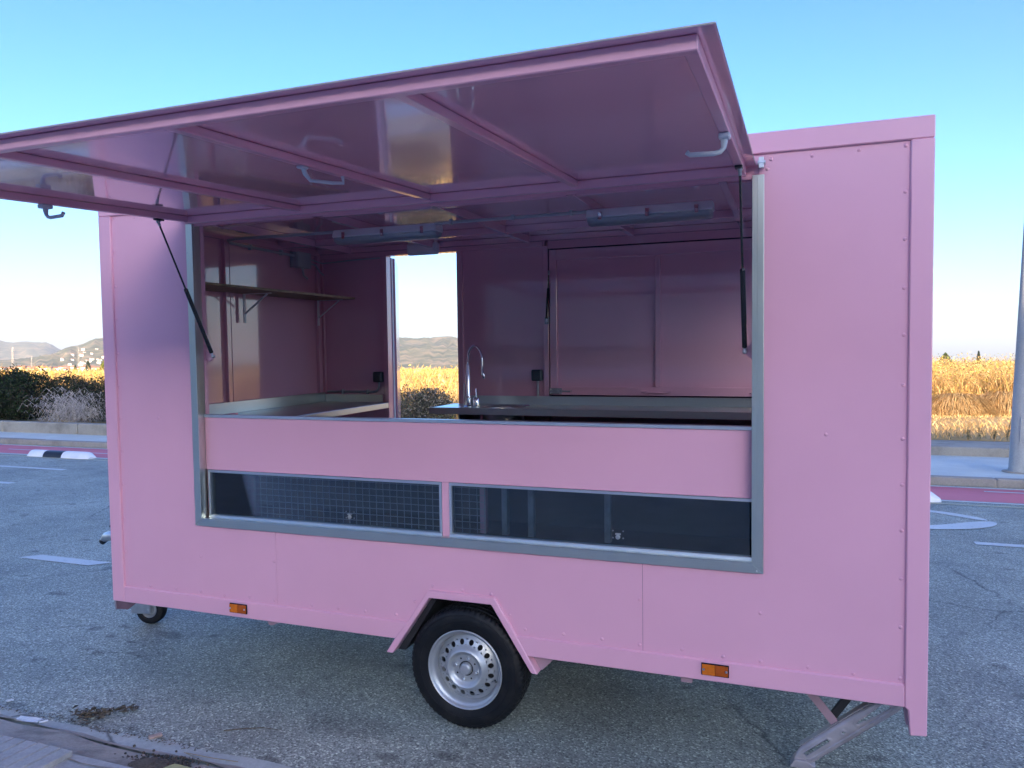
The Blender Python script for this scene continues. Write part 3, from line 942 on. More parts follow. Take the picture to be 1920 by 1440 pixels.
mound(11.0, 21.9, 1.1, .60, 'arched dry grass mound hidden behind the lamp post')
mound(5.8, 22.1, 1.0, .60, 'arched dry grass mound behind the right end of the trailer')
# thin weeds at the wall
for i, (x, h) in enumerate(((6.72, .42), (7.16, .50), (6.52, .30), (6.95, .26))):
    t = empty('thin_weed', (x, 13.45, .26), ['thin dark weed with upright stalk behind the low wall', 'tallest thin dark weed on top of the low wall', 'short thin weed nearest the trailer on the low wall', 'short thin weed between two taller ones on the low wall'][i], 'weed', 'thin weeds along the low wall')
    mb = MB()
    for k in range(5):
        a = rng.uniform(0, 6.3); l = h * rng.uniform(.4, 1)
        mb.tube([(0, 0, 0), (l * .06 * math.cos(a), .03, l * .5), (l * .16 * math.cos(a), .05 * math.sin(a), l)], .005, 4, False, rad=[.006, .005, .002])
        for q in range(8):
            leaf(mb, l * .12 * math.cos(a) + rng.normal(0, .012), rng.normal(0, .02), l * rng.uniform(.2, .95), .016, rng.uniform(0, 6.3), .8)
    mb.build('stalks', simple('weed_stalks', (.16, .14, .07), .8, 0, .3, 20), t)

# far trees
def conifer(az, dist, h, w, label, col, name='conifer'):
    x = CAM.x + dist * math.sin(R(az)); y = CAM.y + dist * math.cos(R(az))
    t = empty(name, (x, y, 0), label, 'tree', None)
    n = 1800; f = rng.random(n) ** .7; rad = w / 2 * (1 - f) ** .8 * rng.uniform(.5, 1.1, n)
    a = rng.uniform(0, 6.3, n)
    P = np.c_[rad * np.cos(a), rad * np.sin(a), h * (.08 + .94 * f)]
    v, ff, c = leaves(n, P, h * .035, pick(col, n))
    np_mesh('crown', v, ff, M_leaf, t, c)
    mb = MB(); mb.tube([(0, 0, 0), (0, 0, h * .9)], .1, 6, False, rad=[h * .02, h * .004]); mb.build('trunk', M_soil, t)
CG = [(.03, .05, .035), (.05, .07, .05), (.04, .05, .03)]
conifer(-49.36, 320, 4.9, 2.9, 'dark conical tree standing above the yellow field at left', CG)
conifer(-50.1, 330, 3.4, 1.9, 'small dark conical tree left of the larger one in the yellow field', CG)
conifer(11.15, 180, 4.6, 1.5, 'slender dark cypress rising above the golden reeds at right', CG, 'cypress')
conifer(9.3, 150, 3.9, 4.4, 'rounded dark green tree behind the reeds beside the trailer', [(.06, .09, .03), (.08, .11, .04)], 'round_tree')
conifer(-48.45, 140, 3.0, 2.4, 'yellow green bush tree in the field touching the trailer edge', [(.12, .15, .03), (.20, .20, .04)], 'field_tree')

# hills in polar coordinates about the viewpoint
def hill(name, prof, r0, rp, r1, amp, seed, mat, fine=.012):
    az = np.arange(-100, 70.01, .35); nr = 60
    rs = np.linspace(r0, r1, nr)
    pa, pe = zip(*prof)
    env = np.interp(az, pa, pe)
    env = env + np.array([.10 * noise.noise(Vector((a * .9, seed, 0))) + .05 * noise.noise(Vector((a * 3.1, seed, 4))) for a in az]) * np.clip(env, 0, 1)
    A, Rr = np.meshgrid(az, rs, indexing='ij')
    X = CAM.x + Rr * np.sin(np.radians(A)); Y = CAM.y + Rr * np.cos(np.radians(A))
    nz = np.zeros_like(X)
    for i in range(X.shape[0]):
        for j in range(nr):
            p = Vector((X[i, j] * fine * .25, Y[i, j] * fine * .25, seed))
            gq = Vector((az[i] * 1.6 + noise.noise(p) * .8, Rr[i, j] * .0006, seed))
            nz[i, j] = .6 * noise.fractal(p, 1.0, 2.1, 5) + 1.6 * (.35 - abs(noise.noise(gq))) + .8 * (.35 - abs(noise.noise(gq * 2.7)))
    s = np.clip((Rr - r0) / (rp - r0), 0, 1); s = s * s * (3 - 2 * s) * .6 + s * .4
    back = np.clip((r1 - Rr) / (r1 - rp), 0, 1)
    s = np.where(Rr > rp, back ** .5, s)
    H = rp * np.tan(np.radians(env))[:, None] * s
    H = H + nz * amp * np.minimum(1, s * 1.6) * np.clip(env[:, None] / 1.5, .1, 1)
    # keep the skyline where the photograph has it
    el = np.degrees(np.arctan2(H + 0 - CAM.z, Rr)).max(1)
    k = np.clip(np.tan(np.radians(env)) / np.maximum(np.tan(np.radians(np.maximum(el, .05))), 1e-4), .5, 1.6)
    H = H * k[:, None]
    H = np.maximum(H, -8)
    V = np.stack([X, Y, H - 3], -1).reshape(-1, 3)
    na = len(az); idx = np.arange(na * nr).reshape(na, nr)
    F = np.stack([idx[:-1, :-1], idx[1:, :-1], idx[1:, 1:], idx[:-1, 1:]], -1).reshape(-1, 4)
    o = np_mesh(name, V, F, mat, None, None, True)
    o['kind'] = 'structure'
    return o
hill('near_hill', [(-100, .3), (-62, .35), (-56, .55), (-53, .8), (-51.3, 1.15), (-50.4, 1.55), (-49.6, 1.75), (-49.0, 2.1), (-48.2, 2.32), (-46, 2.7), (-42, 3.1), (-36, 2.6), (-31, 2.5), (-29.2, 2.42), (-27.5, 2.33), (-26, 2.4), (-24.9, 2.52), (-24.2, 2.3), (-22, 1.7), (-16, 1.1), (-8, .7), (4, .45), (30, .35), (70, .3)],
     1350, 2300, 3000, 20, 1.0, M_hill)
hill('far_hill', [(-100, 1.2), (-70, 1.6), (-58, 1.9), (-54.4, 2.0), (-53.9, 1.82), (-53.4, 1.72), (-52.9, 1.85), (-52.2, 1.80), (-51.7, 1.76), (-51.3, 1.62), (-50.9, 1.28), (-50, .9), (-45, .7), (-30, .8), (-20, 1.0), (-10, .6), (10, .4), (70, .3)],
     3600, 4700, 6000, 34, 7.0, M_hill, .007)

# houses at the foot of the hills
M_house_w = simple('whitewash', (.62, .58, .52), .8, 0, .08)
M_house_t = simple('tan_render', (.46, .34, .24), .8, 0, .1)
M_roof = simple('terracotta_roof', (.34, .15, .085), .8, 0, .2)
def house(x, y, z, w, d, h, mat, label, group, rz=0):
    t = empty('house', (x, y, z), label, 'house', group, rz)
    box('wall', mat, t, -w / 2, w / 2, -d / 2, d / 2, -2.5, h)
    MB().poly([(-d / 2 - .4, h), (d / 2 + .4, h), (0, h + d * .22)], 0, -w / 2 - .3, w / 2 + .3).build('roof', M_roof, t)
    for k in (-.28, .12):
        box('window', M_dark_plastic, t, w * k, w * k + 1.2, -d / 2 - .06, -d / 2 - .01, h * .35, h * .35 + 1.4)
    return t
dg = bpy.context.evaluated_depsgraph_get()
def terrain_z(x, y):
    bpy.context.view_layer.update()
    return 0.0
near = bpy.data.objects['near_hill'].data
hv = np.empty(len(near.vertices) * 3, dtype=np.float32); near.vertices.foreach_get('co', hv); hv = hv.reshape(-1, 60, 3)
def ground_at(az, dist):
    i = int(round((az + 100) / .35)); j = int(round((dist - 1350) / (3000 - 1350) * 59)); i = max(0, min(hv.shape[0] - 1, i)); j = max(0, min(59, j))
    return float(hv[i, j, 2])
k = 0
for i in range(34):                                     # row along the foot of the hills
    az = -56.5 + i * .27 + random.uniform(-.06, .06); dist = random.uniform(820, 900)
    w = random.uniform(4, 9)
    house(CAM.x + dist * math.sin(R(az)), CAM.y + dist * math.cos(R(az)), -.06, w, 6, random.uniform(2.2, 4.2), random.choice((M_house_w, M_house_t)),
          'distant small house in the row at the foot of the hills', 'distant houses along the foot of the hills', R(random.uniform(20, 70)))
for i in range(34):                                     # white town scattered on the slope
    az = random.gauss(-49.5, .8); dist = random.uniform(1420, 1850)
    if i < 10: az = random.uniform(-49.9, -48.6); dist = random.uniform(1560, 1640)
    if az > -48.1: az = -48.8
    house(CAM.x + dist * math.sin(R(az)), CAM.y + dist * math.cos(R(az)), ground_at(az, dist) + .5, random.uniform(3, 6.5), 4, random.uniform(1.8, 3), M_house_w,
          'distant white house scattered on the hillside slope', 'distant white houses on the hillside', R(random.uniform(20, 70)))

# pylons
def pylon(az, dist, h, label):
    t = empty('pylon', (CAM.x + dist * math.sin(R(az)), CAM.y + dist * math.cos(R(az)), 0), label, 'pylon', 'lattice pylons below the hills')
    mb = MB(); w0, w1 = h * .035, h * .012
    legs = [(-1, -1), (1, -1), (1, 1), (-1, 1)]
    for a, b in legs: mb.bar((a * w0, b * w0, 0), (a * w1, b * w1, h), .10, .10)
    mb.build('mast', M_zpy, t)
    mb = MB(); K = 9
    for i in range(K):
        z0, z1 = h * i / K, h * (i + 1) / K; a0 = w0 + (w1 - w0) * i / K; a1 = w0 + (w1 - w0) * (i + 1) / K
        for (p, q) in zip(legs, legs[1:] + legs[:1]): mb.bar((p[0] * a0, p[1] * a0, z0), (q[0] * a1, q[1] * a1, z1), .07, .07)
    mb.build('lattice', M_zpy, t)
    for z, w in ((h * .97, h * .11), (h * .86, h * .15), (h * .75, h * .11)):
        MB().bar((-w, 0, z), (w, 0, z), .2, .25).build('cross_arm', M_zpy, t)
    return t
M_zpy = simple('galvanised_lattice', (.34, .30, .26), .6, .2, .1)
pylon(-53.51, 900, 24, 'lattice pylon in front of the far hills at the left edge')
pylon(-52.5, 1400, 22, 'smaller lattice pylon right of the nearer one')
pylon(-49.9, 1500, 40, 'faint lattice pylon in front of the rocky hillside')

# ------------------------------------------------------------------ the food trailer
T = empty('food_trailer', (0, 0, Z0), 'pink single axle food trailer with its serving hatch lifted open', 'food trailer')
T.rotation_euler = (TILT, 0, 0)
XL_, XR_ = -0.083, 3.877
ZT = 2.074
ZB = -0.085
YB = 2.055        # outer face of the rear side

def pbox(name, mat, x0, x1, y0, y1, z0, z1, bevel=0.0, parent=None):
    return box(name, mat, parent or T, x0, x1, y0, y1, z0, z1, bevel)

# outer tube frame of the serving side
pbox('top_rail', M_pink_tube, XL_, XR_, 0.0, 0.045, 1.994, ZT, .004)
pbox('corner_post', M_pink_tube, XL_, -0.0, 0.0, 0.045, ZB, 1.9935, .004)
o = MB().poly([(3.80, 1.9935), (XR_, 1.9935), (3.875, -.184), (3.818, -.189), (3.812, -.093), (3.80, -.085)], 1, 0.0, .045).build('corner_post', M_pink_tube, T, .004)
MB().poly([(0.0005, ZB), (1.6675, ZB), (1.7345, 0.0), (0.0005, 0.0)], 1, .0, .045).build('bottom_rail', M_pink_tube, T, .0035)
MB().poly([(2.2665, 0.0), (2.3185, ZB), (3.7995, ZB), (3.7995, 0.0)], 1, .0, .045).build('bottom_rail', M_pink_tube, T, .0035)
arch = MB().poly([(1.618, -.153), (1.668, -.075), (1.7375, .010), (1.842, .162), (2.168, .162), (2.263, .010), (2.316, -.075), (2.366, -.159), (2.336, -.157), (2.152, .128), (1.847, .128), (1.652, -.154)], 1, -.004, .050).build('wheel_arch_frame', M_pink_tube, T, .003)
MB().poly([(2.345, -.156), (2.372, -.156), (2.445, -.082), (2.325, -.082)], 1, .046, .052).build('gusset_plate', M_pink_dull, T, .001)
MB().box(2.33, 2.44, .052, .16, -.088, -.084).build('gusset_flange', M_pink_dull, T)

# sheets behind the frame
YS = 0.012
def sheet_panel(pts, name='side_panel'):
    return MB().poly(pts, 1, YS, YS + .004).build(name, M_pink, T, .0006)
pL = sheet_panel([(-.002, -.002), (.9955, -.002), (.9955, .39), (.53, .39), (.53, 1.996), (-.002, 1.996)])
pM = sheet_panel([(.9968, -.002), (1.738, -.002), (1.846, .158), (2.164, .158), (2.266, -.002), (2.8242, -.002), (2.8242, .39), (.9968, .39)])
pR = sheet_panel([(2.8256, -.002), (3.802, -.002), (3.802, 1.996), (3.28, 1.996), (3.28, .39), (2.8256, .39)])
pT = sheet_panel([(.5306, 1.903), (3.2794, 1.903), (3.2794, 1.996), (.5306, 1.996)])
pbox('seam_backing', M_dark, .97, 1.02, .0165, .019, .0, .37)
pbox('seam_backing', M_dark, 2.80, 2.85, .0165, .019, .0, .37)
# rivets
mb = MB(); mb.lathe([(.0072, .0), (.0070, -.0012), (.0052, -.0030), (.0022, -.0038), (.0020, -.0024), (0.0, -.0024)], 14)
riv0 = mb.build('rivet', M_pink, pL, smooth=True, angle=60)
RV = []
for z in (1.976, 1.812, 1.642, 1.466, 1.296, 1.113, .915, .745, .575, .395, .213, .019): RV.append((3.785, z, pR))
for x, z in ((3.471, 1.971), (3.631, 1.976), (3.325, 1.972), (3.312, 1.937), (3.148, .019), (3.291, .018), (3.466, .018), (3.626, .015), (2.986, .027), (3.525, .924), (3.29, .211)): RV.append((x, z, pR))
for z in (1.979, 1.807, 1.621, 1.450, 1.265, 1.084, .918, .739, .559, .375, .191): RV.append((.010, z, pL))
for x, z in ((.179, .017), (.351, .019), (.517, .021), (.669, .014), (.826, .022), (.979, .022), (.273, .923), (.522, .207), (.983, .219), (.16, 1.978), (.33, 1.976)): RV.append((x, z, pL))
for x, z in ((1.20, .022), (1.35, .021), (1.50, .024), (1.666, .027), (1.766, .098), (1.858, .180), (2.008, .177), (2.148, .172), (2.235, .089), (2.307, .031), (2.483, .031), (2.652, .030), (2.811, .025), (2.812, .217)): RV.append((x, z, pM))
for i, (x, z, p) in enumerate(RV):
    o = riv0 if i == 0 else instance(riv0, 'rivet', p)
    o.parent = p; o.location = (x, YS, z); o.rotation_euler = (0, random.uniform(0, 6.2), 0)

# stainless trim round the serving opening
OX0, OX1, OZ0, OZ1 = .509, 3.301, .372, 1.915
IX0, IX1, IZ0 = .550, 3.257, .413
def trim(name, face, jamb, mat):
    mb = MB(); mb.poly(face, 1, -.0035, .010)
    mb.box(*jamb)
    return mb.build(name, mat, T, .0012)
tl = trim('steel_trim', [(OX0, OZ0), (IX0, IZ0), (IX0, OZ1), (OX0, OZ1)], (IX0 - .006, IX0 - .0005, .0095, .052, IZ0 - .02, OZ1 - .001), M_steel_z)
tr = trim('steel_trim', [(OX1, OZ0), (OX1, OZ1), (IX1, OZ1), (IX1, IZ0)], (IX1 + .0005, IX1 + .006, .0095, .052, IZ0 - .02, OZ1 - .001), M_steel_z)
pbox('trim_step', M_steel_z, 3.276, 3.300, -.0062, -.0038, .40, 1.912, .0008, tr)
mb = MB(); mb.poly([(OX0 + .0006, OZ0), (OX1 - .0006, OZ0), (IX1 - .0004, IZ0 - .0006), (IX0 + .0004, IZ0 - .0006)], 1, -.0035, .010)
mb.poly([(.0095, .395), (.060, .395), (.060, .4075), (.0095, .4115)], 0, IX0 - .004, IX1 + .004)
tb = mb.build('steel_trim', M_steel_x, T, .0012)
mb = MB(); mb.lathe([(.006, .0), (.0056, -.0015), (.003, -.003), (0, -.003)], 12)
scr0 = mb.build('screw', M_zinc, tl, smooth=True, angle=60)
for i, (x, z, p) in enumerate(((.515, .387, tl), (.516, 1.77, tl), (.5165, 1.30, tl), (3.290, 1.735, tr), (3.291, .400, tr), (3.276, .381, tb), (3.290, 1.05, tr), (.53, .381, tb), (1.9, .386, tb))):
    o = scr0 if i == 0 else instance(scr0, 'screw', p)
    o.parent = p; o.location = (x, -.0036, z); o.scale = (.6, .6, .6)

# counter front board and its cap
YC = .044
cf = pbox('counter_front', M_pink, IX0, IX1, YC, YC + .018, .658, .929, .0008)
pbox('edge_cap', M_alu, IX0, IX1, YC - .006, YC + .026, .9295, .945, .0015, cf)
pbox('jamb_return', M_pink, IX0 - .030, IX0 - .0015, .0525, .30, .40, .93, .001)
# windows under the counter
def window(x0, x1, z0, z1, left=True, right=True, name='display_window'):
    w = MB().box(x0, x1, YC - .002, YC + .022, z1 - .0125, z1)
    w.box(x0, x1, YC - .004, YC + .024, z0, z0 + .015)
    if left: w.box(x0, x0 + .0125, YC - .002, YC + .022, z0 + .0155, z1 - .013)
    if right: w.box(x1 - .0125, x1, YC - .002, YC + .022, z0 + .0155, z1 - .013)
    f = w.build(name, M_alu, T, .001)
    pbox('glass_pane', M_glass, x0 + .010, x1 - .010, YC + .008, YC + .012, z0 + .012, z1 - .010, 0, f)
    return f
w1 = window(.560, 1.897, .4085, .6565)
w2 = window(1.935, 3.2565, .4085, .6565, True, False)
pbox('window_divider', M_pink, 1.8975, 1.9345, YC, YC + .03, .4085, .6575, .001)
for x, p in ((1.404, w1), (2.715, w2)):
    mb = MB()
    for dx, dz in ((-.022, -.012), (.022, -.012), (-.022, .018), (.022, .018)):
        mb.lathe([(.0035, 0), (.003, -.002), (0, -.002)], 8, (x + dx, YC + .0075, .470 + dz))
    mb.lathe([(.010, 0), (.010, -.008), (.006, -.010), (.006, -.006), (0, -.006)], 12, (x, YC + .0075, .463))
    mb.box(x - .010, x + .012, YC - .004, YC + .0075, .474, .479)
    mb.build('window_lock', M_galv, p, smooth=True)
# shelf, floor and back added to keep the space behind the glass dark
pbox('added_shade_shelf', M_steel_x, IX0 - .03, 3.76, YC + .025, .46, .640, .655)
pbox('added_dark_floor', M_dark, IX0 - .03, 3.76, YC + .025, .50, .372, .392)
pbox('added_dark_back', M_dark_plastic, IX0 - .03, 3.76, .46, .475, .0, .64)
mb = MB()
for z in np.arange(.43, .64, .032): mb.bar((.545, .125, z), (2.08, .125, z), 0.0032, 0.0032)
for x in np.arange(.555, 2.09, .038): mb.bar((x, .128, .41), (x, .128, .636), .0032, .0032, (0, 1, 0))
o = mb.build('wire_mesh', M_grey_plastic, T); o['kind'] = 'stuff'
for x in (.70, 2.02): pbox('shelf_post', M_pink_in, x, x + .03, .20, .23, .393, .638, .001)
for x in (2.13, 2.26, 2.62): pbox('shelf_upright', M_galv, x, x + .028, .20, .23, .393, .638, .001)

# ---- body shell
MB().poly([(XL_ + .01, .05), (1.60, .05), (1.60, .31), (2.41, .31), (2.41, .05), (XR_ - .01, .05), (XR_ - .01, YB - .06), (XL_ + .01, YB - .06)], 2, -.045, -.005).build('floor', M_floor_in, T)
pbox('arch_liner', M_dark, 1.60, 2.41, .31, .316, -.05, .16)
pbox('arch_liner', M_dark, 1.655, 2.35, .052, .31, .135, .15)
pbox('underfloor_shade_sheet', M_dark, XL_ + .012, 1.598, .0505, YB - .062, -.050, -.0455)  # dark sheet added below the floor to deepen the shade under the trailer
pbox('underfloor_shade_sheet', M_dark, 2.412, XR_ - .012, .0505, YB - .062, -.050, -.0455)
pbox('underfloor_shade_sheet', M_dark, 1.5985, 2.4115, .32, YB - .062, -.050, -.0455)
pbox('roof', M_pink_tube, XL_, XR_, .0455, YB, 2.050, ZT - .002, .003)
pbox('left_wall', M_pink_in, XL_ + .001, -.045, .0455, YB - .045, ZB, 2.049)
# unseen opening and folded-down flap added to the end wall to brighten the interior
for a in ((.0455, .38, ZB, 2.049), (1.72, YB - .045, ZB, 2.049), (.3805, 1.7195, ZB, .93), (.3805, 1.7195, 1.90, 2.049)): pbox('right_wall', M_pink_in, 3.845, XR_ - .001, *a)
sf = pbox('added_side_flap', M_pink, XR_ + .002, XR_ + .016, .40, 1.70, -.03, .925, .001)
# left wall tubes
for y0, y1 in ((.046, .086), (.892, .930), (.934, .972), (1.905, 1.945)):
    pbox('wall_post', M_pink_in, -.0445, -.018, y0, y1, .0, 2.0, .002)
pbox('wall_rail', M_pink_in, -.0448, -.016, .087, 1.94, 1.985, 2.015, .002)
# back wall
YW = 1.985
pbox('back_sheet', M_pink_in, -.044, .515, YW, YW + .004, .0, 2.0)
pbox('back_sheet', M_pink_in, 1.150, 1.785, YW, YW + .004, .0, 2.0)
pbox('back_sheet', M_pink_in, 3.60, 3.845, YW, YW + .004, .0, 2.0)
pbox('back_sheet', M_pink_in, 1.786, 3.599, YW + .020, YW + .024, .0, .92)
pbox('back_skin', M_pink, XL_, .515, YB - .012, YB, ZB, ZT - .0025)
pbox('back_skin', M_pink, 1.16, XR_, YB - .012, YB, ZB, ZT - .0025)
pbox('back_skin', M_pink, .516, 1.159, YB - .012, YB, 1.99, ZT - .0025)
for x0, x1 in ((-.044, -.012), (.508, .546), (1.121, 1.162), (1.774, 1.812)):
    pbox('back_post', M_pink_in, x0, x1, 1.965, YB - .0125, .0, 1.9645, .002)
pbox('door_head', M_pink_in, -.011, 1.773, 1.9655, YB - .013, 1.965, 1.998, .002)
pbox('back_rail', M_pink_in, -.044, 3.845, 1.925, YB - .013, 1.999, 2.035, .002)
pbox('back_rail', M_pink_in, 1.813, 3.84, 1.965, YB - .013, 1.944, 1.998, .002)
# closed rear hatch
hx0, hx1, hz0, hz1 = 1.8215, 3.60, .934, 1.935
H_ = pbox('rear_hatch', M_pink_in, hx0 + .03, hx1 - .03, 1.990, 1.995, hz0 + .03, hz1 - .03)
pbox('hatch_backing', M_dark, hx0 - .01, hx1, 2.02, 2.03, hz0 - .01, hz1 + .01)
pbox('hatch_frame', M_pink_in, hx0, 1.872, 1.966, 1.9895, hz0, hz1, .002, H_)
pbox('hatch_frame', M_pink_in, hx1 - .054, hx1, 1.966, 1.9895, hz0, hz1, .002, H_)
pbox('hatch_frame', M_pink_in, 1.8725, hx1 - .0545, 1.966, 1.9895, 1.863, hz1, .002, H_)
hb = pbox('hatch_frame', M_pink_in, 1.8725, hx1 - .0545, 1.966, 1.9895, hz0, .992, .002, H_)
pbox('mullion', M_pink_in, 2.549, 2.584, 1.970, 1.9893, .9925, 1.8625, .002, H_)
mb = MB(); mb.tube([(2.46, 1.958, .962), (2.50, 1.950, .957), (2.61, 1.950, .957), (2.65, 1.958, .962)], .006, 8)
mb.build('recessed_grip', M_pink_in, H_, smooth=True)
mb = MB()
mb.box(1.817, 1.905, 1.955, 1.9655, .944, .982); mb.box(1.905, 1.965, 1.957, 1.9655, .955, .967)
mb.lathe([(.011, -.004), (.011, .004)], 10, (1.965, 1.961, .961))
hg = mb.build('hatch_latch', M_galv, H_, .0015)
for x in (1.828, 1.893):
    for z in (.951, .975):
        MB().lathe([(.0055, 0), (.005, -.003), (0, -.004)], 10, (x, 1.9545, z)).build('bolt', M_chrome, H_, smooth=True)
MB().lathe([(.006, 0), (.005, -.004), (0, -.004)], 10, (3.15, 1.9655, .955)).build('bolt', M_chrome, H_, smooth=True)

def strut(p0, p1, name='gas_strut', split=.50, r0=.0045, r1=.0100):
    p0, p1 = Vector(p0), Vector(p1)
    m = p0.lerp(p1, split)
    mb = MB(); d = (p1 - p0).normalized()
    mb.tube([m, m + d * .004, p1 - d * .02, p1 - d * .018], r1, 14, rad=[r1 * .7, r1, r1, r1 * .8])
    b = mb.build(name, M_blacksteel, T, smooth=True)
    mb = MB(); mb.tube([p0, m + d * .01], r0, 10); mb.build('piston_rod', M_blacksteel, b, smooth=True)
    for p, s in ((p0, 1), (p1, -1)):
        mb = MB(); mb.tube([p - d * s * .006, p + d * s * .022], .0065, 10)
        bmesh.ops.create_uvsphere(mb.bm, u_segments=12, v_segments=8, radius=.0095, matrix=Matrix.Translation(p))
        mb.build('ball_end', M_galv if s == 1 else M_zinc, b, smooth=True)
    return b
strut((1.826, 1.945, 1.785), (1.803, 1.950, 1.445), split=.33, r0=.004, r1=.0085)
mb = MB(); mb.box(1.788, 1.818, 1.9555, 1.9645, 1.425, 1.475); sp = mb.build('strut_bracket', M_galv, T, .001)
for z in (1.436, 1.462): MB().lathe([(.005, 0), (.004, -.003), (0, -.003)], 10, (1.800, 1.955, z)).build('bolt', M_chrome, sp, smooth=True)

# ceiling
pbox('ceiling_sheet', M_pink_in, -.044, 3.844, .06, 1.924, 2.036, 2.040)
for x in (.24, .95, 1.66, 2.385, 3.09): pbox('ceiling_rib', M_pink_in, x, x + .035, .0465, 1.924, 1.990, 2.0355, .002)
for xa, xb in ((-.04, .2395), (.2755, .9495), (.9855, 1.6595), (1.6955, 2.3845), (2.4205, 3.0895), (3.1255, 3.844)):
    for y in (.50, 1.46): pbox('ceiling_rail', M_pink_in, xa, xb, y, y + .035, 1.993, 2.0355, .002)
pbox('header', M_pink_in, .50, 3.31, .0465, .09, 1.92, 2.0495, .002)
pbox('front_post', M_pink_in, .505, .5435, .0525, .088, .40, 1.919, .002)
pbox('front_post', M_pink_in, 3.264, 3.305, .0525, .088, .40, 1.919, .002)
pbox('front_lining', M_pink_in, -.044, .504, .060, .064, .0, 2.03)
pbox('front_lining', M_pink_in, 3.306, 3.844, .060, .064, .0, 2.03)

# lamps with conduit
def lamp(x0, x1, y, name='ceiling_lamp'):
    mb = MB(); mb.poly([(y - .058, 1.938), (y + .058, 1.938), (y + .042, 1.984), (y - .042, 1.984)], 0, x0, x1)
    b = mb.build(name, M_white_plastic, T, .006)
    mb = MB(); n = 12; prof = [(y + .055 * math.cos(a), 1.937 - .038 * math.sin(a)) for a in [math.pi * k / n for k in range(n + 1)]]
    xs = [x0 + .004, x0 + .016, x1 - .016, x1 - .004]; rings = []
    for i, x in enumerate(xs):
        e = .8 if i in (0, 3) else 1
        rings.append([mb.bm.verts.new((x, y + (p[0] - y) * e, 1.937 + (p[1] - 1.937) * e)) for p in prof])
    for a, c in zip(rings, rings[1:]):
        for k in range(n): mb.face([a[k], a[k + 1], c[k + 1], c[k]])
    mb.face(rings[0]); mb.face(rings[-1][::-1])
    mb.build('clear_cover', M_diffuser, b, smooth=True)
    mb = MB(); mb.tube([(x0 + .03, y, 1.928), (x1 - .03, y, 1.928)], .011, 12); mb.build('light_tube', M_white_plastic, b, smooth=True)
    box('tube_holder', M_white_plastic, b, x0 + .018, x0 + .034, y - .016, y + .016, 1.914, 1.943, .002)
    box('tube_holder', M_white_plastic, b, x1 - .034, x1 - .018, y - .016, y + .016, 1.914, 1.943, .002)
    for f in (.12, .5, .88):
        x = x0 + (x1 - x0) * f
        box('clip', M_chrome, b, x - .010, x + .010, y - .063, y - .0585, 1.925, 1.965, .001)
        box('clip', M_chrome, b, x - .010, x + .010, y + .0585, y + .063, 1.925, 1.965, .001)
lamp(2.385, 3.03, .87)
lamp(.815, 1.50, .90)
mb = MB(); mb.tube([(1.50, .845, 1.975), (2.385, .845, 1.975)], .009, 10)
c1 = mb.build('conduit', M_grey_plastic, T, smooth=True)
for x in (1.60, 1.97, 2.30): box('conduit_clip', M_grey_plastic, c1, x - .008, x + .008, .832, .858, 1.962, 1.99, .002)
mb = MB(); mb.tube([(.82, .86, 1.972), (.30, .84, 1.972), (.12, .83, 1.972), (.04, .86, 1.97), (.0, .93, 1.966), (-.003, 1.05, 1.962), (-.003, 1.62, 1.955)], .010, 10)
c2 = mb.build('conduit', M_grey_plastic, T, smooth=True)
for y in (1.12, 1.45): box('conduit_clip', M_grey_plastic, c2, -.018, .010, y - .008, y + .008, 1.943, 1.978, .002)
jb = pbox('junction_box', M_grey_plastic, -.044, .020, 1.60, 1.76, 1.875, 1.985, .004)
box('box_lid', M_grey_plastic, jb, .0205, .030, 1.598, 1.762, 1.873, 1.987, .004)
mb = MB(); mb.tube([(.0, 1.69, 1.875), (.004, 1.70, 1.82), (.008, 1.74, 1.80)], .008, 8); mb.tube([(.0, 1.76, 1.92), (.0, 1.86, 1.91), (.01, 1.90, 1.86), (.02, 1.93, 1.84)], .007, 8)
mb.tube([(.0, 1.76, 1.95), (.01, 1.93, 1.93), (.25, 1.955, 1.945), (.50, 1.955, 1.95)], .006, 8)
mb.build('cable', M_grey_plastic, jb, smooth=True)
el = pbox('emergency_light', M_white_plastic, .766, 1.014, 1.870, 1.9245, 1.945, 2.035, .014)
pbox('light_lens', M_white_plastic, .785, .995, 1.860, 1.8695, 1.962, 2.018, .006, el)

# sockets and their conduits
def socket(x, z, pts):
    s = pbox('socket_box', M_dark_plastic, x - .037, x + .037, 1.945, 1.9845, z - .039, z + .039, .006)
    pbox('socket_lid', M_dark_plastic, x - .033, x + .033, 1.938, 1.9445, z - .034, z + .034, .004, s)
    mb = MB(); mb.tube(pts, .0085, 10); mb.build('socket_conduit', M_grey_plastic, s, smooth=True)
    return s
socket(1.725, 1.072, [(1.728, 1.970, 1.035), (1.728, 1.970, .90)])
socket(.459, 1.058, [(.462, 1.970, 1.02), (.458, 1.970, .972), (.44, 1.970, .952), (.41, 1.970, .946), (.05, 1.970, .946), (.0, 1.968, .944)])
for x in (.14, .36): pbox('pipe_clip', M_grey_plastic, x - .006, x + .006, 1.958, 1.9845, .928, .962, .002)

# plywood shelf on the left wall with steel brackets
sh = pbox('shelf', M_wood, -.040, .285, .12, 1.945, 1.648, 1.663, .001)
for y in (1.06, 1.90, .30):
    mb = MB(); mb.box(-.017, -.013, y - .014, y + .014, 1.455, 1.647); mb.box(-.017, .20, y - .012, y + .012, 1.643, 1.6475)
    mb.bar((-.012, y, 1.515), (.17, y, 1.640), .018, .006, (0, 0, 1))
    mb.build('shelf_bracket', M_white_plastic, sh, .001)

